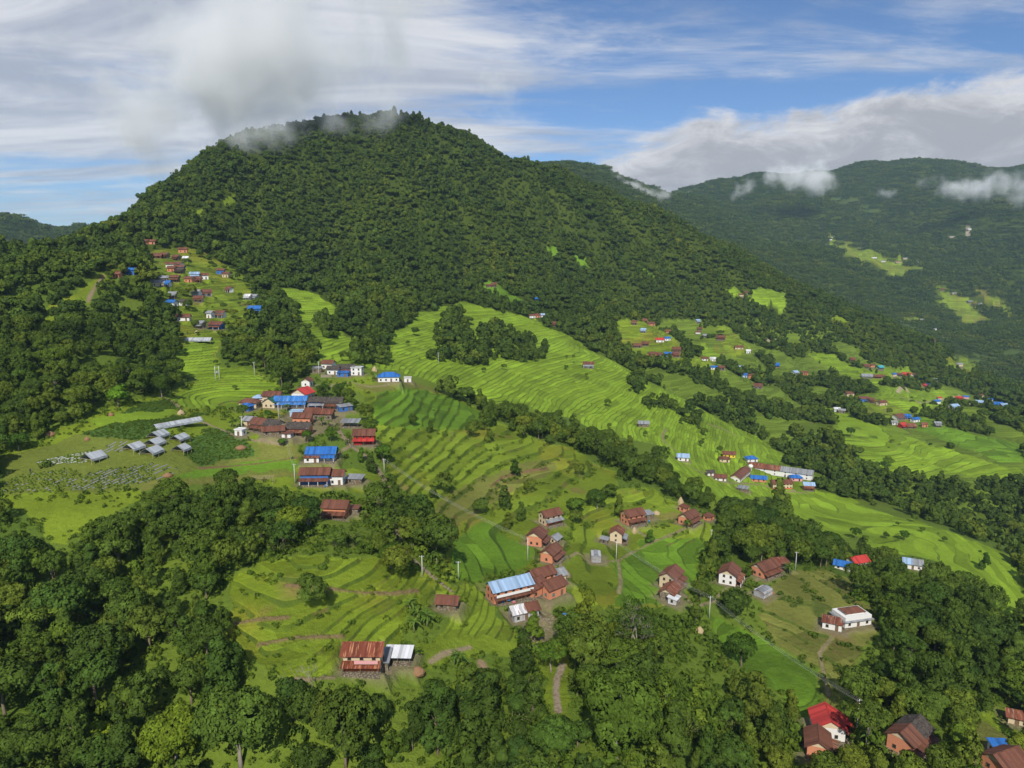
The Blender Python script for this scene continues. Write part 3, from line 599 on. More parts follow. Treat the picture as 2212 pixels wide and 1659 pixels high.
# ------------------------------------------------------------------ mesh helpers
class MB:
    """collects triangles/quads; build() links them as one mesh object"""
    def __init__(s): s.v = []; s.f = []; s.n = []; s.c = []; s.mi = []
    def quad(s, pts, nrm=None, col=1.0):
        b = len(s.v); s.v += [tuple(p) for p in pts]; s.f.append(tuple(range(b, b+len(pts))))
        s.n += [nrm]*len(pts); s.c += [col]*len(pts)
    def box(s, c, d, yaw=0.0, bevel=0):
        cx, cy_, cz = c; hx, hy, hz = d[0]/2, d[1]/2, d[2]/2; co, si = math.cos(yaw), math.sin(yaw); b = len(s.v)
        for z in (-hz, hz):
            for (x, y) in ((-hx, -hy), (hx, -hy), (hx, hy), (-hx, hy)):
                s.v.append((cx+x*co-y*si, cy_+x*si+y*co, cz+z))
        for q in ((3, 2, 1, 0), (4, 5, 6, 7), (0, 1, 5, 4), (1, 2, 6, 5), (2, 3, 7, 6), (3, 0, 4, 7)): s.f.append(tuple(b+i for i in q))
        s.n += [None]*8; s.c += [1.0]*8
    def tube(s, path, rad, sides=6, cap=True):
        path = [Vector(p) for p in path]; b0 = len(s.v); k = len(path)
        for i, p in enumerate(path):
            d = (path[min(i+1, k-1)]-path[max(i-1, 0)])
            d = d.normalized() if d.length > 1e-9 else Vector((0, 0, 1))
            a = d.cross(Vector((0.3, 0.9, 0.1))); a = a.normalized() if a.length > 1e-6 else Vector((1, 0, 0)); bb = d.cross(a)
            r = rad[i] if hasattr(rad, '__len__') else rad
            for j in range(sides):
                t = 2*math.pi*j/sides; s.v.append(tuple(p+a*(r*math.cos(t))+bb*(r*math.sin(t))))
        for i in range(k-1):
            for j in range(sides):
                q = (b0+i*sides+j, b0+i*sides+(j+1) % sides, b0+(i+1)*sides+(j+1) % sides, b0+(i+1)*sides+j); s.f.append(q[::-1])
        if cap: s.f.append(tuple(b0+(k-1)*sides+j for j in range(sides))[::-1]); s.f.append(tuple(b0+j for j in range(sides)))
        s.n += [None]*(k*sides); s.c += [1.0]*(k*sides)
    def mesh(s, name, mat, smooth=False):
        me = bpy.data.meshes.new(name); me.from_pydata(s.v, [], s.f); me.update()
        for m in (mat if isinstance(mat, (list, tuple)) else [mat]): me.materials.append(m)
        if any(x != 1.0 for x in s.c):
            at = me.attributes.new('tone', 'FLOAT', 'POINT'); at.data.foreach_set('value', np.array(s.c, np.float32))
        if any(x is not None for x in s.n):
            me.shade_smooth(); me.normals_split_custom_set_from_vertices([x if x is not None else (0, 0, 1) for x in s.n])
        elif smooth: me.shade_smooth()
        return me
    def build(s, name, mat, parent=None, smooth=False):
        return link(name, s.mesh(name, mat, smooth), parent)
def link(name, me, parent=None):
    o = bpy.data.objects.new(name, me); S.collection.objects.link(o)
    if parent is not None: o.parent = parent
    return o
def empty(name, loc=(0, 0, 0), rz=0.0, sc=1.0):
    o = bpy.data.objects.new(name, None); S.collection.objects.link(o); o.location = loc; o.rotation_euler = (0, 0, rz)
    o.scale = (sc, sc, sc) if not hasattr(sc, '__len__') else sc; o.empty_display_size = 0.5
    return o
def tag(o, label, cat, group=None):
    o['label'] = label; o['category'] = cat
    if group: o['group'] = group
    return o
# ------------------------------------------------------------------ plant materials
def leaf_material(name, dark, mid, light, spread=1.0, tint=True):
    mt = bpy.data.materials.new(name); mt.use_nodes = True; T = NT(mt.node_tree); T.n.clear()
    oi = T.new('ShaderNodeObjectInfo'); rnd = oi.outputs['Random']; loc = oi.outputs['Location']
    tone = T.new('ShaderNodeAttribute', attribute_name='tone').outputs[2]
    big = T.noise(loc, 0.008, 3, 0.6)
    k = T.m('ADD', T.m('MULTIPLY', rnd, 0.62*spread), T.m('MULTIPLY', T.m('SUBTRACT', big, 0.34), 1.25))
    c = T.mix(T.ramp(k, 0.05, 0.55, False), dark, mid); c = T.mix(T.ramp(k, 0.60, 1.05, False), c, light)
    stand = T.m('ADD', 0.62, T.m('MULTIPLY', T.noise(loc, 0.022, 3, 0.6), 0.78))
    c = T.new('ShaderNodeVectorMath', operation='SCALE', ins={0: c, 3: T.m('MULTIPLY', tone, stand)}).outputs[0]
    if tint: c = T.vm('MULTIPLY', c, oi.outputs['Color'])
    d = T.new('ShaderNodeBsdfDiffuse', ins={0: c})
    tr = T.new('ShaderNodeBsdfTranslucent', ins={0: T.vm('MULTIPLY', c, (1.1, 1.15, 0.6))})
    mx = T.new('ShaderNodeMixShader', ins={0: 0.14, 1: d.outputs[0], 2: tr.outputs[0]})
    o = T.new('ShaderNodeOutputMaterial'); T.l.new(mx.outputs[0], o.inputs[0])
    return mt
def plain(name, col, rough=0.8, spec=0.2, var=0.0, scale=1.0):
    mt = bpy.data.materials.new(name); mt.use_nodes = True; T = NT(mt.node_tree); T.n.clear()
    c = tuple(col)+(1,)
    if var:
        pos = T.new('ShaderNodeTexCoord').outputs['Object']
        n = T.noise(pos, scale, 4, 0.6)
        c = T.new('ShaderNodeVectorMath', operation='SCALE', ins={0: tuple(col), 3: T.m('ADD', 1-var, T.m('MULTIPLY', n, 2*var))}).outputs[0]
    b = T.new('ShaderNodeBsdfPrincipled', ins={'Base Color': c, 'Roughness': rough, 'Specular IOR Level': spec})
    o = T.new('ShaderNodeOutputMaterial'); T.l.new(b.outputs[0], o.inputs[0])
    return mt
LEAF = leaf_material('leaf', (0.048, 0.083, 0.017), (0.080, 0.126, 0.020), (0.155, 0.188, 0.023))
LEAF_FAR = leaf_material('leaf_far', (0.043, 0.075, 0.017), (0.072, 0.114, 0.019), (0.150, 0.178, 0.023), 0.9)
LEAF_BUSH = leaf_material('leaf_bush', (0.058, 0.100, 0.016), (0.090, 0.145, 0.018), (0.145, 0.195, 0.022))
LEAF_BAN = leaf_material('leaf_banana', (0.060, 0.110, 0.018), (0.085, 0.145, 0.022), (0.125, 0.180, 0.030))
LEAF_BAM = leaf_material('leaf_bamboo', (0.060, 0.095, 0.016), (0.085, 0.120, 0.018), (0.120, 0.145, 0.022))
BARK = plain('bark', (0.20, 0.16, 0.11), 0.9, 0.1, 0.35, 1.5)
BARK_PALE = plain('pale_bark', (0.27, 0.24, 0.19), 0.9, 0.1, 0.25, 1.2)
CULM = plain('bamboo_culm', (0.30, 0.33, 0.12), 0.6, 0.3, 0.2, 1.0)
# ------------------------------------------------------------------ crowns
def unit(rr):
    while True:
        v = Vector((rr.uniform(-1, 1), rr.uniform(-1, 1), rr.uniform(-1, 1)))
        if 0.05 < v.length < 1: return v.normalized()
def crown_mesh(name, lobes, rr, puff=1.0, npuff=110, cards=16, size=0.42, mat=None, down=0.35):
    """leaf cards on puffs on lobes: (centre, radius, flatten)"""
    mb = MB(); area = [l[1]**2 for l in lobes]; tot = sum(area)
    for (c, r, fl), a in zip(lobes, area):
        c = Vector(c); n = max(4, int(npuff*a/tot)); ltone = rr.uniform(0.82, 1.16)
        for _ in range(n):
            d = unit(rr)
            if d.z < -down: d.z = -d.z*0.6
            d.normalize(); p = c + Vector((d.x*r, d.y*r, d.z*r*fl))*rr.uniform(0.78, 1.06)
            if any((p-Vector(c2)).length < r2*0.72 for (c2, r2, f2) in lobes if Vector(c2) != c): continue
            pr = puff*rr.uniform(0.7, 1.25); ptone = ltone*rr.uniform(0.72, 1.22)
            for _ in range(cards):
                e = unit(rr)
                if e.dot(d) < -0.25: e = -e
                q = p + e*pr*rr.uniform(0.75, 1.0); s = size*rr.uniform(0.65, 1.3)
                g = (e*0.8 + d*0.5 + unit(rr)*0.55).normalized()
                t = g.cross(unit(rr)); t = t.normalized() if t.length > 1e-4 else Vector((1, 0, 0)); b = g.cross(t)
                nn = (e*0.80 + d*0.40 + Vector((0, 0, 0.10)) + unit(rr)*0.16).normalized()
                k = rr.uniform(0.55, 0.8)
                mb.quad([q-t*s*0.9, q-b*s*k*0.8+t*s*0.1, q+t*s, q+b*s*k*0.8-t*s*0.1], tuple(nn), ptone*rr.uniform(0.88, 1.12))
    return mb.mesh(name, mat or LEAF)
def trunk_mesh(name, h, r, lobes, rr, mat=None, lean=0.4, n_limb=5):
    mb = MB(); pts = [Vector((0, 0, -1.5))]; x = y = 0
    for i in range(1, 6):
        x += rr.uniform(-1, 1)*lean*0.35; y += rr.uniform(-1, 1)*lean*0.35; pts.append(Vector((x, y, h*i/5)))
    mb.tube(pts, [r*1.35, r*1.05, r*0.9, r*0.78, r*0.62, r*0.42], 7)
    for l in rr.sample(lobes, min(n_limb, len(lobes))):
        i = rr.randint(2, 4); a = pts[i]; b = Vector(l[0]); m = a.lerp(b, 0.5) + Vector((rr.uniform(-.4, .4), rr.uniform(-.4, .4), 0.3))
        mb.tube([a, m, b], [r*0.5, r*0.34, r*0.14], 5, False)
    return mb.mesh(name, mat or BARK, True)
def lobes_round(rr, R_=4.6, h=7.0, n=11, fl=0.85):
    L = [((0, 0, h+0.5), R_*0.62, fl)]
    for i in range(n):
        a = i*2.399 + rr.uniform(-.3, .3); t = rr.uniform(0.15, 1.0); rad = R_*0.62*math.sqrt(t)
        L.append(((rad*math.cos(a), rad*math.sin(a), h + R_*rr.uniform(-0.42, 0.55)*(1.15-t*0.7)), R_*rr.uniform(0.30, 0.46), fl))
    return L
def lobes_column(rr, R_=2.6, h0=2.5, h1=11.5, n=10):
    L = []
    for i in range(n):
        t = i/(n-1); a = rr.uniform(0, 6.28); rad = R_*0.45*(1-t*0.5)
        L.append(((rad*math.cos(a), rad*math.sin(a), h0+(h1-h0)*t), R_*rr.uniform(0.45, 0.72)*(1.05-0.45*t), 0.9))
    return L
def lobes_flat(rr, R_=6.5, h=10, n=15):
    L = []
    for i in range(n):
        a = i*2.399; rad = R_*0.8*math.sqrt((i+0.5)/n)
        L.append(((rad*math.cos(a), rad*math.sin(a), h+rr.uniform(-0.8, 0.9)-0.05*rad*rad/R_), R_*rr.uniform(0.20, 0.32), 0.5))
    return L
PROTO = {}
def proto(key, crown, trunk): PROTO[key] = (crown, trunk)
for i in range(6):
    rr = random.Random(100+i); lb = lobes_round(rr, 4.2+0.35*i, 6.4+0.3*i, 9+i, 0.7+0.06*i)
    proto(f'round{i}', crown_mesh('crown', lb, rr, 0.76, 430, 15, 0.36), trunk_mesh('trunk', 7.0, 0.28, lb, rr))
for i in range(5):
    rr = random.Random(200+i); lb = lobes_column(rr, 2.5+0.35*i, 2.4, 9.5+0.9*i, 9+i)
    proto(f'tall{i}', crown_mesh('crown', lb, rr, 0.66, 310, 15, 0.33), trunk_mesh('trunk', 9.5, 0.22, lb, rr))
for i in range(2):
    rr = random.Random(300+i); lb = lobes_flat(rr)
    proto(f'flat{i}', crown_mesh('crown', lb, rr, 0.75, 330, 13, 0.36, down=0.1), trunk_mesh('trunk', 9.0, 0.34, lb, rr, BARK_PALE, 0.8, 9))
for i in range(2):
    rr = random.Random(400+i); lb = lobes_round(rr, 9.0, 11.0, 20, 0.8)
    proto(f'giant{i}', crown_mesh('crown', lb, rr, 0.95, 2000, 12, 0.46), trunk_mesh('trunk', 10.0, 0.5, lb, rr, BARK_PALE, 1.2, 6))
for i in range(3):
    rr = random.Random(500+i); lb = [((rr.uniform(-.7, .7), rr.uniform(-.7, .7), rr.uniform(0.4, 1.1)), rr.uniform(0.5, 0.95), 0.8) for _ in range(5)]
    proto(f'bush{i}', crown_mesh('crown', lb, rr, 0.36, 34, 11, 0.24, LEAF_BUSH), None)
FAR = []                                          # lighter copies for the distant forest
for i in range(7):
    rr = random.Random(600+i); lb = lobes_round(rr, 3.9+0.4*i, 4.0+0.2*i, 7+i, 0.65+0.06*i) if i < 4 else lobes_column(rr, 2.4+0.4*(i-4), 2, 8+1.5*(i-4), 8) if i < 6 else lobes_flat(rr, 5.2, 6.5, 12)
    FAR.append(crown_mesh('far_crown', lb, rr, 1.05, 120, 8, 0.85, LEAF_FAR))
CLUMP = []                                        # groups of crowns for slopes kilometres away
for i in range(3):
    rr = random.Random(700+i)
    lb = [((rr.uniform(-13, 13), rr.uniform(-13, 13), rr.uniform(3, 7)), rr.uniform(3.2, 5.2), 0.9) for _ in range(20)]
    CLUMP.append(crown_mesh('far_clump', lb, rr, 1.6, 110, 6, 1.7, LEAF_FAR))
# ------------------------------------------------------------------ where trees grow
cum = np.maximum.accumulate((Z-CZ)/GR, axis=1)    # horizon profile: what the camera could see
def seen(x, y, top, margin=0.012):
    t = np.arctan2(x, y); l = np.log(np.hypot(x, y))
    i = np.clip(np.searchsorted(TH, t), 0, len(TH)-1); j = np.clip(np.searchsorted(LR, l)-2, 0, len(LR)-1)
    return (gz(x, y)+top-CZ)/np.hypot(x, y) > cum[i, j]-margin
def cover(x, y):
    t = np.arctan2(x, y); l = np.log(np.hypot(x, y))
    i = np.clip(np.searchsorted(TH, t), 0, len(TH)-1); j = np.clip(np.searchsorted(LR, l), 0, len(LR)-1)
    return KIND[i, j]
hx = np.array([h['x'] for h in HS]); hy = np.array([h['y'] for h in HS]); hl = np.array([h['L'] for h in HS]); hh_ = [bool(h.get('ham')) for h in HS]
hu, hv = project(hx, hy, np.array([h['z'] for h in HS])+2.2); hr = np.hypot(hx, hy); hpx = hl*F_PX/hr
def clear_of_houses(x, y, rad, top):
    """neither standing on a house nor hiding one from the air"""
    ok = np.ones(len(x), bool); z = gz(x, y); r = np.hypot(x, y)
    u, v0 = project(x, y, z); _, v1 = project(x, y, z+top); w = rad*F_PX/r
    for k in range(len(hx)):
        d = np.hypot(x-hx[k], y-hy[k]); ok &= d > hl[k]*0.55+rad*(0.45 if hh_[k] else 0.75)
        hh = (2.6 if hh_[k] else 5.2)*F_PX/hr[k]
        ok &= ~((r < hr[k]) & (np.abs(u-hu[k]) < (w*0.4+hpx[k]*0.35 if hh_[k] else w+hpx[k]*0.52)) & (v1 < hv[k]+hh*0.75) & (v0 > hv[k]-hh*0.6))
    for w_, g in TRACKS:
        for p in g[::3]: ok &= np.hypot(x-p[0], y-p[1]) > w_*0.5+rad*0.55
    return ok
def scatter(spacing, r0, r1, seed):
    g = np.random.default_rng(seed)
    xs = np.arange(-r1*0.72, r1*0.72, spacing); ys = np.arange(r0*0.6, r1, spacing)
    X, Y = np.meshgrid(xs, ys); X = X.ravel()+g.uniform(-.46, .46, X.size)*spacing; Y = Y.ravel()+g.uniform(-.46, .46, Y.size)*spacing
    r = np.hypot(X, Y); t = np.arctan2(X, Y); m = (r > r0) & (r < r1) & (np.abs(t) < R(41.5))
    return X[m], Y[m]
def not_in_view_edge(x, y, z): pass
FIELD_PX = [np.array(p, float) for k_, h_, p in FIELDS if len(p) > 4]
def hides_field(x, y, top, seed):
    """crowns that would stand in front of ground the photograph shows open"""
    z = gz(x, y); u, v = project(x, y, z+top*0.55); u2, v2 = project(x, y, z+top*0.92); a = np.zeros(len(x), bool); b = a.copy()
    for p in FIELD_PX: a |= inside(p, u, v); b |= inside(p, u2, v2)
    return a | (b & (np.random.default_rng(seed).random(len(x)) < 0.8))
# near forest: every tree a candidate for its own object
X, Y = scatter(6.4, 118, 470, 1)
k = cover(X, Y); gap = fbm(X/26, Y/26, 3, 131)
uu, vv = project(X, Y, gz(X, Y)); m = (k < 0) & (gap > np.where((uu > 690) & (vv > 1330), -0.27, -0.42)); X, Y = X[m], Y[m]
m = seen(X, Y, 10) & ~hides_field(X, Y, 8.5, 51); X, Y = X[m], Y[m]
# a few trees also stand along terrace edges
X2, Y2 = scatter(13, 118, 470, 2); k2 = cover(X2, Y2)
m = np.isin(k2, (GRASS, ROUGH)) & (fbm(X2/30, Y2/30, 2, 141) > 0.34); X2, Y2 = X2[m], Y2[m]
NX = np.r_[X, X2]; NY = np.r_[Y, Y2]; small = np.r_[np.zeros(len(X), bool), np.ones(len(X2), bool)]
m = clear_of_houses(NX, NY, 3.4, 9.0); NX, NY, small = NX[m], NY[m], small[m]
g = np.random.default_rng(5)
near = []
for x, y, s_ in zip(NX, NY, small):
    r = math.hypot(x, y); p = g.random()
    key = (f'round{g.integers(6)}' if p < 0.40 else f'tall{g.integers(5)}' if p < 0.95 else f'flat{g.integers(2)}')
    sc = (0.50+0.66*g.random()**1.3)*(0.42 if s_ else 1.0)
    if key.startswith('flat'): sc *= 0.8
    near.append((x, y, key, sc, g.uniform(0, 6.28), None))
TOPK = {'round': 11.0, 'tall': 12.5, 'flat': 12.0}; RADN = {'round': 4.8, 'tall': 2.9, 'flat': 6.2}
NA = np.array([(t[0], t[1], TOPK[t[2][:-1]]*t[3], RADN[t[2][:-1]]*t[3]) for t in near])
keepn = ~hides_field(NA[:, 0], NA[:, 1], NA[:, 2], 53) | small
keepn &= clear_of_houses(NA[:, 0], NA[:, 1], NA[:, 3], NA[:, 2])
near = [t for t, k_ in zip(near, keepn) if k_]
# trees the photograph singles out: survey pixel of the foot, kind, scale, label, tint
LONE = [
 (893,921,'round1',0.62,'dark round tree alone in the green field east of the village',(0.6,0.75,0.8)),
 (1113,1030,'tall1',0.82,'tall dark tree alone in the middle of the spur terraces',(0.7,0.85,0.8)),
 (1252,1030,'round2',0.66,'rounded tree above the grey-green terraces beside the belt',None),
 (1290,1100,'giant0',0.55,'largest tree of the group above the cream house',(0.8,0.9,0.9)),
 (1245,1110,'round0',0.9,'weeping tree left of the large tree above the cream house',(1.1,1.2,0.9)),
 (1405,1175,'tall0',0.72,'bushy tree beside the stacked-roof orange house',(0.9,1.1,0.9)),
 (1550,1200,'tall2',1.05,'dark columnar tree right of the white pole by the belt',(0.7,0.8,0.8)),
 (1650,1150,'giant1',0.85,'huge dark tree standing before the bright right-hand paddies',(0.75,0.85,0.8)),
 (1600,1150,'giant0',0.72,'broad olive tree left of the huge dark tree by the paddies',(1.1,1.05,0.8)),
 (1790,1190,'giant0',0.58,'dark dome tree at the foot of the bright paddies',(0.75,0.9,0.8)),
 (1848,1165,'round3',0.62,'lone spreading tree on the bright paddies',(0.7,0.9,0.8)),
 (1952,1168,'round0',0.6,'lone round tree on the lower edge of the bright paddies',(0.7,0.9,0.8)),
 (2125,1232,'tall1',0.9,'slim tree casting a shadow on the right-hand slope',(0.7,0.85,0.8)),
 (2128,1340,'tall2',1.1,'tall two-tiered tree at the edge of the right-hand grass slope',(0.7,0.8,0.8)),
 (1837,945,'round2',0.9,'dark lone tree on the second paddy spur',(0.6,0.75,0.8)),
 (1918,1010,'round1',1.0,'round tree at the foot of the second paddy spur',(0.8,1.0,0.8)),
 (1860,1325,'bush0',1.4,'round shrub above the house in the brown terraces',(0.8,0.9,0.9)),
 (1838,1300,'bush2',2.2,'larger shrub with a shadow in the brown terraces',(0.6,0.75,0.8)),
 (2035,1480,'round2',0.8,'bright leafy tree in the lower right wood',(1.3,1.3,1.0)),
 (1600,1440,'round3',0.85,'bushy tree standing free in the green curved terraces',(1.0,1.15,0.9)),
 (1842,1218,'bush1',1.6,'bush beside the faded red gabled house',None),
 (1155,1385,'tall1',0.85,'leafy tree left of the stone courtyard',(0.95,1.1,0.9)),
 (1190,1452,'flat1',0.72,'umbrella-shaped tree over the cobbled path',(1.25,1.4,1.0)),
 (1333,1470,'flat0',0.95,'slender pale-trunked tree with feathery flat crown',(0.85,0.95,0.9)),
 (1371,1420,'bare',1.0,'old tree with bare pale branches under a thin flat canopy',(0.8,0.9,0.9)),
 (1335,1640,'giant1',0.98,'enormous dark-crowned tree at the bottom centre',(0.85,0.95,0.9)),
 (1195,1659,'giant0',0.62,'fine-leaved dark tree at the bottom left of the cobbled path',(0.8,0.95,1.0)),
 (380,1659,'giant1',0.80,'large yellow-green tree at the bottom left',(1.9,1.7,1.0)),
 (520,1659,'giant0',0.92,'large dark green tree right of the yellow-green one',(0.85,0.95,1.0)),
 (226,1620,'round1',0.60,'small lime-green tree in the dark lower left forest',(3.0,2.6,1.3)),
 (845,1228,'round0',0.78,'rounded dark tree beside the stony lane',(0.85,1.0,0.9)),
 (100,1010,'bush0',1.5,'lone shrub on the lawn left of the striped bed',(0.8,0.8,0.9)),
 (40,975,'giant0',0.42,'leafy creeper-hung tree at the left edge of the plateau',(0.9,1.1,0.9)),
 (255,880,'round1',0.95,'bright green tree at the corner of the bean field',(1.2,1.6,0.9)),
 (350,858,'giant1',0.5,'dark domed tree at the forest foot above the plateau',(0.7,0.8,0.8)),
 (1122,1020,'bush1',1.2,'bush at the foot of the tall dark spur tree',None),
 (780,1000,'tall0',0.6,'bushy tree right of the vivid blue roof',(1.1,1.3,0.9)),
 (828,1000,'round2',0.85,'spreading tree beside the lane below the red house',(0.9,1.1,0.9)),
 (800,930,'tall2',0.6,'leafy tree between the village and the green field',(0.9,1.1,0.9)),
 (612,965,'round0',0.45,'low tree in front of the tiny whitewashed hut',(0.9,1.1,0.9)),
 (664,958,'round3',0.5,'round tree at the foot of the village front row',(0.9,1.1,0.9)),
 (714,955,'round1',0.55,'dark tree beneath the open grey shed',(0.8,1.0,0.9)),
 (525,905,'round2',0.62,'dark conical tree at the village west end',(0.8,0.95,0.9)),
 (735,855,'round0',0.75,'thick tree between the village and the upper cluster',(0.85,1.0,0.9)),
 (700,860,'round3',0.7,'broad tree right of the bright red roof',(0.85,1.0,0.9)),
 (580,905,'round1',0.45,'shrubby tree below the green-gabled house',(0.9,1.2,0.9)),
]
# belts and groves of the middle distance
Xa, Ya = scatter(6.3, 470, 760, 11); Xb, Yb = scatter(5.2, 760, 1640, 17); X, Y = np.r_[Xa, Xb], np.r_[Ya, Yb]
k = cover(X, Y); gap = fbm(X/42, Y/42, 3, 151)
th_ = np.arctan2(X, Y); r_ = np.hypot(X, Y)
_, v_ = project(X, Y, gz(X, Y)); u_, _ = project(X, Y, gz(X, Y))
mixed = (u_ > 1290) & (v_ > 690) & (r_ < 1250)                   # the settled country to the right is more open
m = (k < 0) & (gap > np.where(mixed, -0.08, -0.62)); X, Y = X[m], Y[m]
m = seen(X, Y, 10) & ~(hides_field(X, Y, 8.0, 52) & (np.hypot(X, Y) < 570)); X, Y = X[m], Y[m]
m = clear_of_houses(X, Y, 3.2, 8.0); MX, MY = X[m], Y[m]
# shrubs dotted over the paddies, as many as the photograph shows
X, Y = scatter(17, 400, 1000, 12); k = cover(X, Y)
m = np.isin(k, (PADDY, GRASS, LUSH)) & (fbm(X/50, Y/50, 3, 161) > 0.30); X, Y = X[m], Y[m]
X3, Y3 = scatter(8.0, 440, 760, 16); k = cover(X3, Y3); m = (k == GRASS) & (np.arctan2(X3, Y3) < -0.28) & (fbm(X3/22, Y3/22, 3, 162) > -0.12); X, Y = np.r_[X, X3[m]], np.r_[Y, Y3[m]]
m = seen(X, Y, 4) & clear_of_houses(X, Y, 2.0, 4.0); SX, SY = X[m], Y[m]
# groves standing in the open: outlines in survey pixels
GROVES = [[(930,772),(958,700),(975,682),(1003,682),(1010,722),(1050,706),(1110,712),(1160,742),(1176,762),(1160,782),(1060,792),(940,784)],
 [(1395,875),(1430,860),(1465,885),(1440,890),(1400,890)],[(1475,895),(1500,885),(1530,905),(1520,925),(1480,912)],
 [(760,792),(770,750),(800,742),(830,760),(835,790)],[(690,700),(720,690),(745,720),(740,735),(700,725)],
 [(1355,815),(1385,812),(1390,840),(1350,850)],[(940,835),(1010,850),(1030,870),(960,850)],[(1560,1000),(1590,985),(1595,1012),(1570,1018)]]
gx, gy = [], []
X, Y = scatter(6.6, 400, 1000, 13)
for poly in GROVES:
    P = to_ground(poly, Z0); mm = inside(P, np.arctan2(X, Y)+0.012*fbm(X/14, Y/14, 3, 201), np.log(np.hypot(X, Y))+0.02*fbm(X/14+9, Y/14, 3, 202)) & (fbm(X/20, Y/20, 2, 203) > -0.4); gx.append(X[mm]); gy.append(Y[mm])
gx = np.concatenate(gx); gy = np.concatenate(gy); m = clear_of_houses(gx, gy, 3.0, 7.0); gx, gy = gx[m], gy[m]
# slopes kilometres away
Xa, Ya = scatter(14, 1640, 2500, 14); Xb, Yb = scatter(20, 2500, 5200, 19); X, Y = np.r_[Xa, Xb], np.r_[Ya, Yb]; k = cover(X, Y); m = (k < 0) & seen(X, Y, 14, 0.015) & (fbm(X/210, Y/210, 4, 301) < 0.42+0.25*(np.random.default_rng(9).random(len(X)) < 0.3)); X, Y = X[m], Y[m]
m = (hr > 1500); ok = np.ones(len(X), bool)
for a, b, c in zip(hx[m], hy[m], hl[m]): ok &= np.hypot(X-a, Y-b) > c*0.6+8
FX, FY = X[ok], Y[ok]
# undergrowth between the near trees and on the terrace banks
X, Y = scatter(2.6, 118, 430, 15); k = cover(X, Y)
t_ = np.arctan2(X, Y); l_ = np.log(np.hypot(X, Y)); i_ = np.clip(np.searchsorted(TH, t_), 0, len(TH)-1); j_ = np.clip(np.searchsorted(LR, l_), 0, len(LR)-1)
ph = PH[i_, j_]; fr_ = ph-np.floor(ph); bank = (STEP[i_, j_] > 0.5) & (fr_ > 0.68) & np.isin(k, (GRASS, ROUGH, FALLOW))
m = ((k < 0) & (fbm(X/9, Y/9, 2, 171) > -0.35)) | (bank & (fbm(X/12, Y/12, 2, 172) > -0.25)) | ((k == ROUGH) & (STEP[i_, j_] < 0.1) & (fbm(X/8, Y/8, 2, 173) > -0.1))
onb = bank[m]; X, Y = X[m], Y[m]; m = seen(X, Y, 2) & clear_of_houses(X, Y, 0.9, 1.6); UX, UY, onb = X[m], Y[m], onb[m]
X, Y = scatter(3.6, 118, 290, 18); k = cover(X, Y); m = (k < 0) & (fbm(X/13, Y/13, 3, 181) > 0.0); X, Y = X[m], Y[m]; m = seen(X, Y, 3) & clear_of_houses(X, Y, 1.8, 3.0) & ~hides_field(X, Y, 3.0, 54); KX, KY = X[m], Y[m]
print('near', len(near), 'mid', len(MX), 'shrub', len(SX), 'grove', len(gx), 'far', len(FX), 'under', len(UX))
# ------------------------------------------------------------------ stuff: one object per mass, meshes set on points by geometry nodes
def instancer(name, meshes, x, y, sink, smin, smax, seed, label, cat, zs=(0.85, 1.25), thin=None):
    g = np.random.default_rng(seed); n = len(x)
    col = bpy.data.collections.new(name+'_kinds')
    for i, m in enumerate(meshes):
        o = bpy.data.objects.new(f'{name}_kind_{i}', m); col.objects.link(o)
    me = bpy.data.meshes.new(name); me.vertices.add(n)
    s = smin+(smax-smin)*g.random(n)**1.6
    if thin is not None: s = s*thin
    co = np.stack([x, y, gz(x, y)-sink*s], 1).astype(np.float32); me.vertices.foreach_set('co', co.ravel())
    def attr(nm, typ, fld, val):
        a = me.attributes.new(nm, typ, 'POINT'); a.data.foreach_set(fld, val)
    attr('size', 'FLOAT_VECTOR', 'vector', np.stack([s, s, s*g.uniform(zs[0], zs[1], n)], 1).astype(np.float32).ravel())
    rot = np.zeros((n, 3), np.float32); rot[:, 2] = g.uniform(0, 6.283, n); rot[:, :2] = g.normal(0, 0.05, (n, 2)); attr('turn', 'FLOAT_VECTOR', 'vector', rot.ravel())
    attr('which', 'INT', 'value', g.integers(0, len(meshes), n).astype(np.int32))
    ng = bpy.data.node_groups.new(name+'_scatter', 'GeometryNodeTree')
    ng.interface.new_socket('Geometry', in_out='INPUT', socket_type='NodeSocketGeometry')
    ng.interface.new_socket('Geometry', in_out='OUTPUT', socket_type='NodeSocketGeometry')
    nd, lk = ng.nodes, ng.links
    gi = nd.new('NodeGroupInput'); go = nd.new('NodeGroupOutput')
    ci = nd.new('GeometryNodeCollectionInfo'); ci.inputs[0].default_value = col; ci.inputs[1].default_value = True; ci.inputs[2].default_value = True
    ip = nd.new('GeometryNodeInstanceOnPoints'); ip.inputs['Pick Instance'].default_value = True
    def na(nm, typ):
        a = nd.new('GeometryNodeInputNamedAttribute'); a.data_type = typ; a.inputs[0].default_value = nm; return a.outputs[0]
    e2r = nd.new('FunctionNodeEulerToRotation'); lk.new(na('turn', 'FLOAT_VECTOR'), e2r.inputs[0])
    lk.new(gi.outputs[0], ip.inputs['Points']); lk.new(ci.outputs[0], ip.inputs['Instance']); lk.new(na('which', 'INT'), ip.inputs['Instance Index'])
    lk.new(e2r.outputs[0], ip.inputs['Rotation']); lk.new(na('size', 'FLOAT_VECTOR'), ip.inputs['Scale']); lk.new(ip.outputs[0], go.inputs[0])
    o = link(name, me); md = o.modifiers.new('scatter', 'NODES'); md.node_group = ng
    o['kind'] = 'stuff'; tag(o, label, cat)
    return o
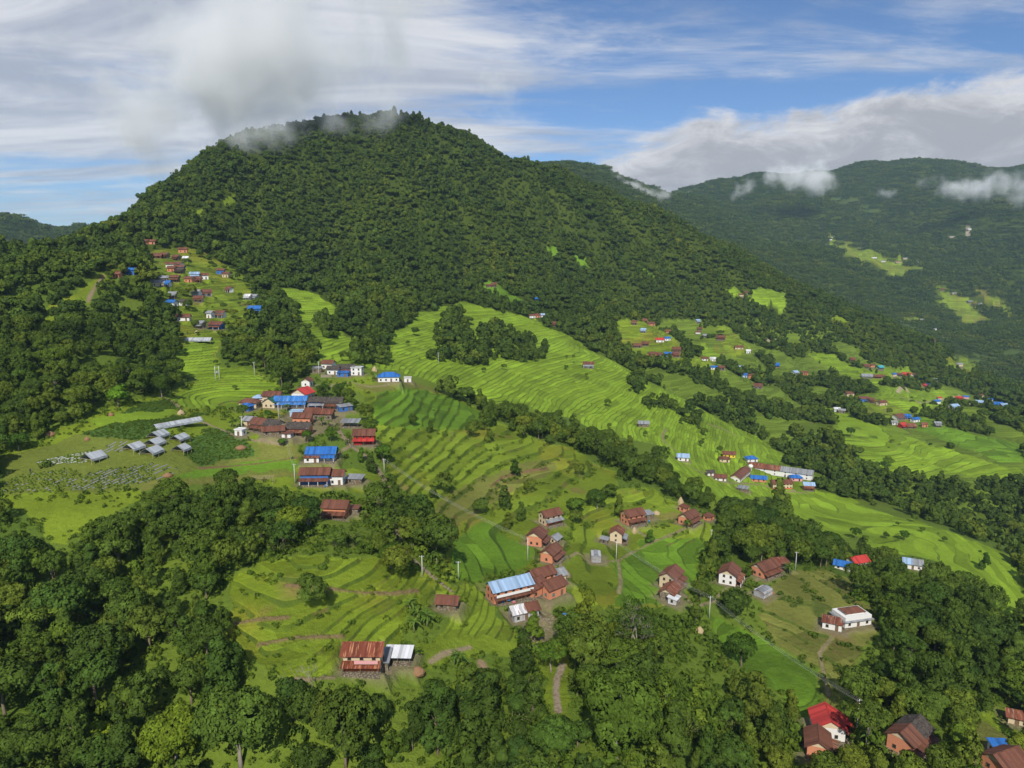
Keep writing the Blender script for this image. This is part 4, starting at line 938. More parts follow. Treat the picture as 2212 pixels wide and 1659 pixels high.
# the 300 near trees that show largest are things; the rest join the forest
lone = []
for (px, py, key, sc, lab, tint) in LONE:
    x, y, z = hit(px, py); lone.append((x, y, key, sc, random.uniform(0, 6.28), tint, lab))
LXY = np.array([(l[0], l[1]) for l in lone]); LRAD = np.array([{'g': 8.5, 'r': 4.2, 't': 2.6, 'f': 6, 'b': 2.5}[l[2][0]]*l[3] for l in lone])
near = [t for t in near if not (np.hypot(LXY[:, 0]-t[0], LXY[:, 1]-t[1]) < LRAD*0.9+1.5).any()]
RADK = {'round': 4.6, 'tall': 2.8, 'flat': 6.0}
def apparent(t): return RADK[t[2][:-1]]*t[3]/math.hypot(t[0], t[1])
def in_frame(t):
    u, v = project(t[0], t[1], gz(t[0], t[1])+5); return -20 < u < 2232 and v < 1720
near.sort(key=lambda t: -apparent(t)*(1 if in_frame(t) else 0.01))
N_THING = 300
things, rest = near[:N_THING], near[N_THING:]
ZONES = [  # zone of the survey, the wood it belongs to
 (lambda u, v: u < 330 and v > 1330, 'lower left forest trees'), (lambda u, v: u < 700 and v > 1040, 'trees below the plateau edge'), (lambda u, v: u < 700, 'trees of the left knoll'),
 (lambda u, v: u < 1000 and v < 1260, 'trees around the lane'), (lambda u, v: u < 1240 and v > 1330, 'trees at the bottom centre'), (lambda u, v: u > 1780 and v > 1230, 'lower right wood trees'),
 (lambda u, v: u < 1780 and v > 1290, 'copse trees at the bottom'), (lambda u, v: v < 1150, 'gully belt trees'), (lambda u, v: True, 'trees among the farmhouses')]
LANDMARK = [('rusty-roofed house', 787, 1415), ('white tin shed', 862, 1415), ('big banana clump', 905, 1335), ('pale blue farmhouse', 1100, 1270), ('stone courtyard', 1165, 1360), ('cobbled path', 1205, 1490),
 ('leafless dead tree', 670, 1480), ('large yellow-green tree', 370, 1540), ('large bottom-left dark tree', 520, 1540), ('small lime-green tree', 226, 1570), ('enormous bottom-centre tree', 1331, 1540), ('old bare-branched tree', 1376, 1340),
 ('solar street lamp', 1502, 1335), ('tall brown-roofed house', 1448, 1240), ('bushy curved-terrace tree', 1600, 1410), ('vivid red roof', 1786, 1550), ('brown and slate house', 1962, 1585), ('white brown-terrace house', 1838, 1330),
 ('blue tarpaulin hut', 2157, 1630), ('tiny cream hut', 2193, 1545), ('faded red gable', 1852, 1210), ('open timber shed', 1684, 1215), ('huge dark paddy tree', 1650, 1090), ('grey arched shed', 1648, 1275), ('cream tower-like house', 1332, 1150),
 ('orange house in the trees', 728, 1100), ('blue-striped house', 683, 1025), ('yellowish bamboo', 890, 1110), ('stony lane foot', 930, 1235), ('lone plastic tunnel', 203, 985), ('black water tank', 229, 850), ('two-tiered slope tree', 2128, 1310),
 ('brown tin hut', 968, 1300), ('leafy vegetable bed', 60, 1045), ('striped lavender bed', 240, 1035), ('lower left terraces', 640, 1300), ('bare bamboo trellis', 568, 1035), ('pale blue slope house', 1970, 1215)]
NTH = ['nearest', 'second nearest', 'third nearest', 'fourth nearest', 'fifth nearest', 'sixth nearest', 'seventh nearest', 'eighth nearest', 'ninth nearest', 'tenth nearest', 'eleventh nearest', 'twelfth nearest', 'thirteenth nearest', 'fourteenth nearest', 'fifteenth nearest', 'sixteenth nearest']
def set_tree(x, y, key, sc, rz, tint, label, group=None):
    crown, trunk = PROTO[key]; z = float(gz(x, y))
    t = empty('broadleaf_tree' if not key.startswith('bush') else 'shrub', (x, y, z), rz, (sc*random.uniform(0.88, 1.14), sc*random.uniform(0.88, 1.14), sc*random.uniform(0.88, 1.18)))
    c = link('crown', crown, t)
    if tint is not None: c.color = tuple(tint)+(1,)
    if trunk is not None: link('trunk', trunk, t)
    tag(t, label, 'tree' if not key.startswith('bush') else 'shrub', group)
    return t
tg = random.Random(77); plan = {}
for (x, y, key, sc, rz, _) in things:
    u, v = (float(q) for q in project(x, y, gz(x, y)+6*sc)); w = tg.random()
    tint = (1.35, 1.3, 1.0) if w > 0.90 else (0.85, 0.95, 1.0) if w < 0.35 else None
    look = f"{'yellowish' if w > 0.90 else 'dark' if w < 0.35 else 'mid-green'} {'small ' if sc < 0.62 else 'big ' if sc > 0.92 else ''}{dict(r='round', t='columnar', f='flat-topped')[key[0]]} tree"
    nm, lx, ly = min(LANDMARK, key=lambda l: math.hypot(l[1]-u, l[2]-v)); dx_, dy_ = u-lx, v-ly
    side = ('left of' if dx_ < 0 else 'right of') if abs(dx_) > abs(dy_) else ('above' if dy_ < 0 else 'below')
    grp = next(g_ for f_, g_ in ZONES if f_(u, v))
    plan.setdefault((look, side, nm), []).append((math.hypot(dx_, dy_), x, y, key, sc, rz, tint, grp))
for (look, side, nm), lst in plan.items():
    for i, (d_, x, y, key, sc, rz, tint, grp) in enumerate(sorted(lst, key=lambda q: q[0])):
        lab = f"{look} {side} the {nm}" + (f", {NTH[min(i, len(NTH)-1)]}" if len(lst) > 1 else '')
        set_tree(x, y, key, sc, rz, tint, lab, grp)
# the old tree: bare forking limbs under a thin canopy
rr = random.Random(31); mbt = MB(); tips = []
def fork(p, d, l, r, depth):
    q = p + d*l; mid = p.lerp(q, 0.5) + Vector((rr.uniform(-.06, .06), rr.uniform(-.06, .06), 0))*l
    mbt.tube([p, mid, q], [r, r*0.85, r*0.68], 6 if depth < 2 else 4, False)
    if depth >= 5: tips.append(q); return
    for k in range(rr.choice((2, 2, 3))):
        a = rr.uniform(0, 6.28); sp_ = rr.uniform(0.35, 0.75)
        nd = (d + Vector((math.cos(a)*sp_, math.sin(a)*sp_, rr.uniform(-0.12, 0.18)))).normalized()
        fork(q, nd, l*rr.uniform(0.66, 0.85), r*0.64, depth+1)
for a in (0.3, 2.3, 4.2): fork(Vector((0.25*math.cos(a), 0.25*math.sin(a), -0.8)), Vector((0.22*math.cos(a), 0.22*math.sin(a), 1)).normalized(), 4.4, 0.36, 0)
bare_tr = mbt.mesh('trunk', BARK_PALE, True)
bare_cr = crown_mesh('crown', [((q.x, q.y, q.z+0.3), 0.9, 0.45) for q in tips[::3]], rr, 0.6, 170, 9, 0.26, down=0.05)
PROTO['bare'] = (bare_cr, bare_tr)
for (x, y, key, sc, rz, tint, lab) in lone: set_tree(x, y, key, sc, rz, tint, lab)
# dead leafless tree
tips = []; mbt = MB(); rr = random.Random(44)
fork(Vector((0, 0, -0.8)), Vector((-0.08, 0, 1)).normalized(), 3.6, 0.20, 0); fork(Vector((0.1, 0, -0.5)), Vector((-0.75, 0.1, 0.7)).normalized(), 3.0, 0.15, 1)
x, y, z = hit(678, 1528); t = empty('dead_tree', (x, y, z), 0.4, 1.0)
tag(t, 'leafless grey dead tree in front of the lower left terraces', 'tree'); link('trunk', mbt.mesh('trunk', BARK_PALE, True), t)
# masses
def pick(keys): return [PROTO[k][0] for k in keys]
if rest:
    a = np.array([(t[0], t[1]) for t in rest])
    instancer('woodland', pick(['round0', 'round1', 'round2', 'round3', 'round4', 'round5', 'tall0', 'tall1', 'tall2', 'tall3']), a[:, 0], a[:, 1], 0.3, 0.55, 1.1, 21, 'mixed broadleaf woodland filling belts and banks between the fields', 'woodland')
fx_, fy_ = np.r_[MX, gx], np.r_[MY, gy]
instancer('forest', FAR, fx_, fy_, 0.6, 0.42, 1.50, 22, 'dense green forest covering the mountain and the belts between paddies', 'forest', thin=np.where(np.hypot(fx_, fy_) > 760, 0.80, 1.0)*(1+0.35*fbm(fx_/55, fy_/55, 3, 221)))
instancer('far_forest', CLUMP, FX, FY, 1.5, 0.75, 1.25, 23, 'hazy forest on the distant ridges beyond the valley', 'forest', thin=np.where(np.hypot(FX, FY) < 2500, 0.72, 1.0))
instancer('bank_shrubs', pick(['bush0', 'bush1', 'bush2']), UX[onb], UY[onb], 0.15, 0.35, 1.15, 26, 'leafy shrubs along the terrace banks', 'shrubs', (0.6, 1.0))
instancer('undergrowth', pick(['bush0', 'bush1', 'bush2']), UX[~onb], UY[~onb], 0.15, 0.30, 1.0, 24, 'leafy undergrowth between the trees', 'undergrowth')
instancer('thicket', pick(['bush0', 'bush1', 'bush2']), KX, KY, 0.2, 1.0, 2.3, 27, 'bright leafy thicket filling the gaps between the near trees', 'thicket', (0.9, 1.4))
instancer('field_shrubs', pick(['round0', 'round2', 'bush0', 'bush1']), SX, SY, 0.3, 0.28, 0.85, 25, 'dark shrubs dotted over the distant paddies', 'shrubs')
# ------------------------------------------------------------------ house materials
def tin_material(name, col, rust=0.25, rust_col=(0.17, 0.065, 0.028), streak=0.0, alt=None, rough=0.5):
    mt = bpy.data.materials.new(name); mt.use_nodes = True; T = NT(mt.node_tree); T.n.clear()
    tcn = T.new('ShaderNodeTexCoord'); ob = tcn.outputs['Object']; oi = T.new('ShaderNodeObjectInfo').outputs['Random']
    sp_ = T.new('ShaderNodeSeparateXYZ', ins={0: ob})
    off = T.new('ShaderNodeCombineXYZ', ins={0: T.m('ADD', sp_.outputs[0], T.m('MULTIPLY', oi, 37.0)), 1: sp_.outputs[1], 2: sp_.outputs[2]}).outputs[0]
    sheet = T.m('FLOOR', T.m('DIVIDE', T.m('ADD', sp_.outputs[0], T.m('MULTIPLY', oi, 9.0)), 0.82))
    wn = T.new('ShaderNodeTexWhiteNoise', noise_dimensions='1D', ins={1: sheet}).outputs[0]
    n = T.noise(off, 0.7, 5, 0.65); st = T.noise(T.new('ShaderNodeMapping', ins={0: off, 3: (3.2, 0.22, 0.22)}).outputs[0], 1.0, 4, 0.6)
    base = T.new('ShaderNodeVectorMath', operation='SCALE', ins={0: col, 3: T.m('ADD', 0.70, T.m('MULTIPLY', wn, 0.52))}).outputs[0]
    c = T.mix(T.m('MULTIPLY', T.ramp(n, 0.50, 0.74), rust), base, rust_col)
    if streak: c = T.mix(T.m('MULTIPLY', T.ramp(st, 0.53, 0.63), streak), c, alt or (0.55, 0.36, 0.24))
    corr = T.m('SINE', T.m('MULTIPLY', sp_.outputs[0], 2*math.pi/0.24))
    bump = T.new('ShaderNodeBump', ins={'Strength': 0.35, 'Distance': 0.03, 'Height': corr})
    b = T.new('ShaderNodeBsdfPrincipled', ins={'Base Color': c, 'Roughness': rough, 'Specular IOR Level': 0.25, 'Normal': bump.outputs[0]})
    o = T.new('ShaderNodeOutputMaterial'); T.l.new(b.outputs[0], o.inputs[0])
    return mt
def wall_material(name, col, grime=0.35):
    mt = bpy.data.materials.new(name); mt.use_nodes = True; T = NT(mt.node_tree); T.n.clear()
    ob = T.new('ShaderNodeTexCoord').outputs['Object']; oi = T.new('ShaderNodeObjectInfo').outputs['Random']
    p = T.vm('ADD', ob, T.new('ShaderNodeCombineXYZ', ins={0: T.m('MULTIPLY', oi, 41.0)}).outputs[0])
    n = T.noise(p, 0.9, 5, 0.65); n2 = T.noise(p, 4.0, 3, 0.6)
    c = T.mix(T.m('MULTIPLY', T.ramp(n, 0.52, 0.75), grime), tuple(col), tuple(x*0.55 for x in col))
    c = T.new('ShaderNodeVectorMath', operation='SCALE', ins={0: c, 3: T.m('ADD', 0.86, T.m('MULTIPLY', n2, 0.26))}).outputs[0]
    b = T.new('ShaderNodeBsdfPrincipled', ins={'Base Color': c, 'Roughness': 0.85, 'Specular IOR Level': 0.15})
    o = T.new('ShaderNodeOutputMaterial'); T.l.new(b.outputs[0], o.inputs[0])
    return mt
def stone_material():
    mt = bpy.data.materials.new('rubble_stone'); mt.use_nodes = True; T = NT(mt.node_tree); T.n.clear()
    ob = T.new('ShaderNodeTexCoord').outputs['Object']
    vo = T.new('ShaderNodeTexVoronoi', ins={'Vector': T.new('ShaderNodeMapping', ins={0: ob, 3: (1.8, 1.8, 3.2)}).outputs[0], 'Scale': 1.0})
    n = T.noise(ob, 2.0, 4, 0.6)
    c = T.mix(T.ramp(vo.outputs['Distance'], 0.30, 0.55), T.mix(n, (0.36, 0.30, 0.21), (0.24, 0.20, 0.15)), (0.13, 0.11, 0.08))
    bump = T.new('ShaderNodeBump', ins={'Strength': 0.8, 'Distance': 0.08, 'Height': T.m('SUBTRACT', 1.0, vo.outputs['Distance'])})
    b = T.new('ShaderNodeBsdfPrincipled', ins={'Base Color': c, 'Roughness': 0.9, 'Specular IOR Level': 0.1, 'Normal': bump.outputs[0]})
    o = T.new('ShaderNodeOutputMaterial'); T.l.new(b.outputs[0], o.inputs[0])
    return mt
def slate_material():
    mt = bpy.data.materials.new('slate_roof'); mt.use_nodes = True; T = NT(mt.node_tree); T.n.clear()
    ob = T.new('ShaderNodeTexCoord').outputs['Object']
    br = T.new('ShaderNodeTexVoronoi', ins={'Vector': T.new('ShaderNodeMapping', ins={0: ob, 3: (2.0, 3.0, 1.0)}).outputs[0], 'Scale': 1.0})
    wn = T.new('ShaderNodeTexWhiteNoise', noise_dimensions='3D', ins={0: br.outputs['Position']}).outputs[0]
    n = T.noise(ob, 0.8, 4, 0.6)
    c = T.mix(wn, (0.040, 0.032, 0.028), (0.095, 0.080, 0.068)); c = T.mix(T.m('MULTIPLY', T.ramp(n, 0.60, 0.75), 0.6), c, (0.26, 0.24, 0.22))
    bump = T.new('ShaderNodeBump', ins={'Strength': 0.7, 'Distance': 0.05, 'Height': wn})
    b = T.new('ShaderNodeBsdfPrincipled', ins={'Base Color': c, 'Roughness': 0.75, 'Specular IOR Level': 0.2, 'Normal': bump.outputs[0]})
    o = T.new('ShaderNodeOutputMaterial'); T.l.new(b.outputs[0], o.inputs[0])
    return mt
ROOFM = {BR: tin_material('brown_tin', (0.150, 0.060, 0.037), 0.6, (0.085, 0.038, 0.027), 0.35, (0.23, 0.115, 0.075)), RU: tin_material('rusty_tin', (0.165, 0.050, 0.026), 0.8, (0.23, 0.085, 0.035), 0.45, (0.52, 0.40, 0.30)),
         RED: tin_material('red_tin', (0.46, 0.046, 0.040), 0.3, (0.36, 0.05, 0.04)), BL: tin_material('blue_tin', (0.026, 0.13, 0.40), 0.35, (0.12, 0.22, 0.40)),
         LB: tin_material('pale_blue_tin', (0.27, 0.39, 0.55), 0.25, (0.42, 0.45, 0.48), 0.15, (0.30, 0.22, 0.17)), GY_: tin_material('grey_tin', (0.23, 0.245, 0.26), 0.45, (0.40, 0.38, 0.35), 0.25, (0.20, 0.12, 0.08)),
         SL: slate_material(), GN: tin_material('green_tin', (0.018, 0.105, 0.065), 0.1), WT: tin_material('white_tin', (0.62, 0.62, 0.64), 0.2, (0.48, 0.48, 0.50)), TQ: tin_material('turquoise_tin', (0.07, 0.36, 0.42), 0.15)}
STRK = {BR: tin_material('streaked_brown_tin', (0.135, 0.046, 0.028), 0.5, (0.22, 0.08, 0.04), 0.5, (0.36, 0.17, 0.10)), RU: tin_material('streaked_rusty_tin', (0.175, 0.046, 0.024), 0.6, (0.25, 0.085, 0.032), 0.75, (0.50, 0.24, 0.13)),
        WT: tin_material('rust_striped_white_tin', (0.60, 0.60, 0.61), 0.2, (0.45, 0.45, 0.46), 0.95, (0.20, 0.05, 0.025)), BL: tin_material('streaked_blue_tin', (0.03, 0.16, 0.46), 0.2, (0.14, 0.26, 0.46), 0.6, (0.30, 0.38, 0.48))}
WALLM = {'white': wall_material('whitewash', (0.72, 0.71, 0.68)), 'cream': wall_material('cream_plaster', (0.58, 0.47, 0.31)), 'orange': wall_material('orange_clay', (0.58, 0.24, 0.135)),
         'blue': wall_material('blue_paint', (0.050, 0.16, 0.42)), 'red': wall_material('red_paint', (0.34, 0.035, 0.028)), 'stone': stone_material(), 'pink': wall_material('pink_paint', (0.66, 0.34, 0.34)),
         'yellow': wall_material('yellow_paint', (0.74, 0.52, 0.05)), 'pale blue': wall_material('pale_blue_paint', (0.36, 0.50, 0.64)), 'tin': tin_material('tin_sheet_wall', (0.44, 0.45, 0.46), 0.4, (0.20, 0.09, 0.05), 0.4, (0.17, 0.07, 0.04))}
WOOD = plain('weathered_wood', (0.17, 0.115, 0.07), 0.85, 0.15, 0.3, 2.0); PANE = plain('dark_pane', (0.025, 0.028, 0.032), 0.25, 0.5); TEAL = plain('teal_shutter', (0.03, 0.22, 0.26), 0.5, 0.3)
WHITE = plain('white_paint', (0.74, 0.74, 0.72), 0.6, 0.25, 0.08, 1.0); BLUEP = plain('blue_band_paint', (0.045, 0.16, 0.44), 0.6, 0.25, 0.1, 1.0); CREAMB = plain('cream_board', (0.60, 0.49, 0.33), 0.8, 0.15, 0.15, 1.5)
DIRTW = plain('clay_band', (0.56, 0.16, 0.07), 0.9, 0.1, 0.2, 1.0)
def slab(mb, a, b, c, d, th=0.06):
    """roof plane a-b eave, c-d ridge, with thickness"""
    P = [Vector(p) for p in (a, b, c, d)]; n = (P[1]-P[0]).cross(P[3]-P[0]).normalized()*th; k = len(mb.v)
    mb.v += [tuple(p) for p in P]+[tuple(p-n) for p in P]; mb.n += [None]*8; mb.c += [1.0]*8
    for q in ((0, 1, 2, 3), (7, 6, 5, 4), (0, 4, 5, 1), (1, 5, 6, 2), (2, 6, 7, 3), (3, 7, 4, 0)): mb.f.append(tuple(k+i for i in q))
def ribs(mb, a, b, c, d, step=0.82):
    """sheet laps: thin raised battens running from eave to ridge"""
    A, B, C_, D_ = (Vector(p) for p in (a, b, c, d)); n = (B-A).cross(D_-A).normalized(); L = (B-A).length; m = int(L/step)
    for i in range(1, m):
        t = i/m; p = A.lerp(B, t)+n*0.012; q = D_.lerp(C_, t)+n*0.012; w = (B-A).normalized()*0.045
        k = len(mb.v); mb.v += [tuple(p-w), tuple(p+w), tuple(q+w), tuple(q-w), tuple(p+n*0.045), tuple(q+n*0.045)]; mb.n += [None]*6; mb.c += [1.0]*6
        mb.f += [(k, k+4, k+5, k+3), (k+4, k+1, k+2, k+5)]
def opening(parent, x, y, z, w, hgt, nx, ny, name='window', teal=False, detail=True):
    """window or door set 6 cm proud: frame with a dark pane"""
    ang = math.atan2(ny, nx)+math.pi/2; mb = MB(); t = 0.07
    if detail:
        for dx_, dz_, ww, hh in ((-w/2, 0, t, hgt+t), (w/2, 0, t, hgt+t), (0, hgt/2, w+t, t), (0, -hgt/2, w+t*2.4, t)):
            mb.box((x+dx_*math.cos(ang)+nx*0.05, y+dx_*math.sin(ang)+ny*0.05, z+dz_), (ww, 0.14, hh), ang)
        f = mb.build(name, WOOD, parent); p = MB(); p.box((x+nx*0.02, y+ny*0.02, z), (w-0.05, 0.05, hgt-0.05), ang)
        p.build('pane' if name == 'window' else 'leaf', (TEAL if teal else PANE) if name == 'window' else WOOD, f)
    else:
        mb.box((x+nx*0.02, y+ny*0.02, z), (w, 0.06, hgt), ang); mb.build(name, PANE, parent)
def build_house(h):
    L, W_, hw, st, r = h['L'], h['W'], h['h'], h['style'], h['r']
    det = 2 if r < 540 else 1 if r < 1000 else 0
    kind = 'shed' if (st[0] in 'psr' or L < 4.5) and not h.get('ham') else 'house'
    e = empty(kind, (h['x'], h['y'], h['z']), R(h['yaw']))
    tag(e, h['label'], kind, h.get('ham'))
    rm = (STRK if h.get('streak') else ROOFM).get(h['roof'], ROOFM[h['roof']]) if h.get('streak') else ROOFM[h['roof']]
    if h['roof'] == BL and h.get('winrow') == 3: rm = STRK[BL]
    wm = WALLM[h['wall']] if h['wall'] else None
    lm = ROOFM[h['lean']] if h.get('lean') else rm
    hx_, hy_ = L/2, W_/2; ov = 0.75; rise = hy_*0.60
    if st[0] == 'p': hw = h['h']
    # plinth reaching into the slope
    mb = MB(); mb.box((0, 0, -1.1 if r < 1000 else -2.0), (L+0.5, W_+0.5, 2.5 if r < 1000 else 4.2)); mb.build('plinth', WALLM['stone'], e)
    zb = 0.15
    if wm is not None:
        mb = MB()
        if st[0] in 'g':
            pr = [(-hx_, -hy_, zb), (-hx_, hy_, zb), (-hx_, hy_, hw), (-hx_, 0, hw+rise), (-hx_, -hy_, hw)]
            k = 0; mb.v = pr+[(-x, y, z) for x, y, z in pr]; mb.n = [None]*10; mb.c = [1.0]*10
            mb.f = [(4, 3, 2, 1, 0), (5, 6, 7, 8, 9), (0, 5, 9, 4), (1, 2, 7, 6), (2, 3, 8, 7), (3, 4, 9, 8)]
        else: mb.box((0, 0, (hw+zb)/2), (L, W_, hw-zb))
        wall = mb.build('wall', wm, e)
        if h.get('stripe') and det == 2:
            for z0, z1 in ((0.5, 1.5), (2.9, 4.1)):
                s_ = MB(); s_.box((0, -hy_-0.02, (z0+z1)/2), (L*0.96, 0.06, z1-z0)); s_.build('painted_band', BLUEP, wall)
        if h['wall'] in ('cream', 'white') and st[0] == 'g' and det == 2 and h.get('store'):
            s_ = MB(); s_.box((0, -hy_-0.02, 0.6), (L+0.04, 0.07, 0.9)); s_.build('clay_band', DIRTW, wall)
    # main roof
    def slopes(mat, x0, x1, z0, hy2, rs, nm='roof', cap=True):
        mb = MB(); q = rs/hy2*ov
        A = [(x0, -hy2-ov, z0-q), (x1, -hy2-ov, z0-q), (x1, 0, z0+rs), (x0, 0, z0+rs)]; B = [(x1, hy2+ov, z0-q), (x0, hy2+ov, z0-q), (x0, 0, z0+rs), (x1, 0, z0+rs)]
        for P in (A, B):
            slab(mb, *P)
            if det == 2: ribs(mb, *P)
        o = mb.build(nm, mat, e)
        if cap and det:
            c = MB(); c.tube([(x0-0.02, 0, z0+rs+0.03), (x1+0.02, 0, z0+rs+0.03)], 0.13, 6); c.build('ridge_cap', mat, o)
        return o
    if st[0] == 'g':
        if h.get('half'):
            slopes(rm, -hx_-ov, 0, hw+0.08, hy_, rise); slopes(ROOFM[h['half']], 0.01, hx_+ov, hw+0.10, hy_, rise)
        else: slopes(rm, -hx_-ov, hx_+ov, hw+0.08, hy_, rise)
        if det and wm is not None:                                   # boarded gables
            for sx in (-1, 1):
                g_ = MB(); x = sx*(hx_+0.03); t = 0.05*sx
                P = [(x, -hy_*0.96, hw+0.02), (x, hy_*0.96, hw+0.02), (x, 0, hw+rise*0.95)]
                k = 0; g_.v = P+[(a+t, b, c) for a, b, c in P]; g_.n = [None]*6; g_.c = [1.0]*6
                g_.f = [(0, 1, 2), (5, 4, 3), (0, 3, 4, 1), (1, 4, 5, 2), (2, 5, 3, 0)]; g_.build('gable', CREAMB, e)
    elif st[0] == 'h':
        mb = MB(); zt = hw+rise*1.0; rx_ = max(hx_-hy_*0.9, 0.15); E = [(-hx_-ov, -hy_-ov), (hx_+ov, -hy_-ov), (hx_+ov, hy_+ov), (-hx_-ov, hy_+ov)]; z0 = hw-0.15
        if st == 'hv':                                               # skirt roof with a smaller roof on top
            z0 = hw*0.62; zt0 = hw; i_ = 1.7; I = [(-hx_+i_, -hy_+i_), (hx_-i_, -hy_+i_), (hx_-i_, hy_-i_), (-hx_+i_, hy_-i_)]
            for a in range(4):
                b = (a+1) % 4; slab(mb, (*E[a], z0), (*E[b], z0), (*I[b], z0+0.95), (*I[a], z0+0.95)); ribs(mb, (*E[a], z0), (*E[b], z0), (*I[b], z0+0.95), (*I[a], z0+0.95))
            mb.build('skirt_roof', lm, e)
            u_ = MB(); u_.box((0, 0, z0+1.4), (L-3.4, W_-3.4, 1.6)); u_.build('upper_wall', wm, e)
            mb = MB(); z0 = z0+2.1; E = [(-hx_+1.2, -hy_+1.2), (hx_-1.2, -hy_+1.2), (hx_-1.2, hy_-1.2), (-hx_+1.2, hy_-1.2)]; zt = z0+1.1; rx_ = hx_*0.4
        for q in (((*E[0], z0), (*E[1], z0), (rx_, 0, zt), (-rx_, 0, zt)), ((*E[2], z0), (*E[3], z0), (-rx_, 0, zt), (rx_, 0, zt)),
                  ((*E[1], z0), (*E[2], z0), (rx_, 0.01, zt), (rx_, -0.01, zt)), ((*E[3], z0), (*E[0], z0), (-rx_, -0.01, zt), (-rx_, 0.01, zt))): slab(mb, *q)
        mb.build('roof', rm, e)
    elif st[0] == 'f':
        mb = MB(); mb.box((0, 0, hw+0.1), (L+0.5, W_+0.5, 0.2)); o = mb.build('roof', rm, e)
        c = MB()
        for sx, sy, ww, dd in ((0, -1, L+0.5, 0.14), (0, 1, L+0.5, 0.14), (-1, 0, 0.14, W_+0.2), (1, 0, 0.14, W_+0.2)): c.box((sx*(hx_+0.17), sy*(hy_+0.17), hw+0.32), (ww, dd, 0.25))
        c.build('parapet', wm, o)
    elif st[0] in 'sp':
        mb = MB(); q = ((-hx_-0.4, -hy_-0.5, hw), (hx_+0.4, -hy_-0.5, hw), (hx_+0.4, hy_+0.4, hw+W_*0.17), (-hx_-0.4, hy_+0.4, hw+W_*0.17)); slab(mb, *q)
        if det == 2: ribs(mb, *q)
        mb.build('roof', rm, e)
        if st[0] == 'p':
            for x in np.linspace(-hx_+0.1, hx_-0.1, 3):
                for y, z in ((-hy_+0.1, hw), (hy_-0.1, hw+W_*0.13)):
                    p = MB(); p.tube([(x, y, -0.3), (x+0.04, y, z)], 0.09, 5); p.build('post', WOOD, e)
    elif st[0] == 'r':
        mb = MB(); n_ = 9; zc_ = hw*0.55
        for i in range(n_):
            a0, a1 = math.pi*i/n_, math.pi*(i+1)/n_
            P0, P1 = (math.cos(a0)*(hy_+0.1), zc_+math.sin(a0)*hy_*0.75), (math.cos(a1)*(hy_+0.1), zc_+math.sin(a1)*hy_*0.75)
            slab(mb, (hx_+0.2, P0[0], P0[1]), (-hx_-0.2, P0[0], P0[1]), (-hx_-0.2, P1[0], P1[1]), (hx_+0.2, P1[0], P1[1]), 0.05)
        mb.build('roof', rm, e)
    # veranda: lean-to roof on posts along the front
    if len(st) > 1 and 'a' in st:
        z1 = 2.2 if not h.get('store') else 2.45; dp = 1.9; yb = -hy_
        mb = MB(); q = ((-hx_-0.35, yb-dp-0.25, z1-0.35), (hx_+0.35, yb-dp-0.25, z1-0.35), (hx_+0.3, yb+0.02, z1+0.45), (-hx_-0.3, yb+0.02, z1+0.45)); slab(mb, *q)
        if det == 2: ribs(mb, *q)
        mb.build('porch_roof', lm, e)
        if det:
            for x in np.linspace(-hx_+0.15, hx_-0.15, max(3, int(L/2.6)) if det == 2 else 3):
                p = MB(); p.box((x, yb-dp, (z1-0.3)/2-0.1), (0.16, 0.16, z1-0.1)); p.build('post', WHITE if h['wall'] in ('white', 'blue') else WOOD, e)
            p = MB(); p.box((0, yb-dp/2-0.2, -0.6), (L+0.4, dp+0.4, 1.5)); p.build('porch_floor', WALLM['stone'], e)
    if h.get('side'):
        mb = MB(); q = ((hx_+0.2, -hy_-3.2, 1.9), (hx_+0.2, -hy_-3.2, 1.9), (hx_+0.2, -hy_, 3.9), (hx_+0.2, -hy_, 3.9))
        q = ((-hx_*0.2, -hy_-3.0, 2.3), (hx_+0.5, -hy_-3.0, 2.3), (hx_+0.5, -hy_+0.02, hw), (-hx_*0.2, -hy_+0.02, hw)); slab(mb, *q); ribs(mb, *q); mb.build('side_roof', ROOFM[h['side']], e)
    if h.get('balc') and det == 2:
        b_ = MB(); b_.box((0.15*L if L < 10 else 0, -hy_-0.75, 2.75), (L*0.64 if L < 10 else L*0.97, 1.4, 0.14)); o = b_.build('balcony', WOOD, e)
        b_ = MB(); b_.box((0.15*L if L < 10 else 0, -hy_-1.42, 3.25), (L*0.64 if L < 10 else L*0.97, 0.06, 0.9)); b_.build('railing', WHITE if L > 10 else WALLM['pink'], o)
    # openings
    if wm is not None and det and st[0] != 'r' and L > 3.3:
        rows = [1.35] + ([3.6] if h.get('store') and hw > 4.3 else [])
        n_ = h.get('winrow') or max(1, int(L/2.7)) if det == 2 else min(h.get('winrow') or max(2, int(L/3.5)), 6)
        for ri, z in enumerate(rows):
            if z+0.5 > hw: z = hw*0.5
            for i in range(n_):
                x = -hx_+L*(i+0.5)/n_
                if ri == 0 and i == n_//2: opening(e, x, -hy_, 1.1 if hw > 2.3 else hw*0.48, 0.95, min(1.9, hw*0.8), 0, -1, 'door', detail=det == 2)
                else: opening(e, x, -hy_, z, 0.85, min(1.05, hw*0.45), 0, -1, 'window', bool(h.get('teal')), det == 2)
            ends = (-1, 1) if det == 2 else ()
            for sx in ends:
                for y in ((-hy_*0.4, hy_*0.4) if W_ > 5.2 else (0,)): opening(e, sx*hx_, y, z, 0.8, min(1.0, hw*0.45), sx, 0, 'window', bool(h.get('teal')), True)
    h['obj'] = e
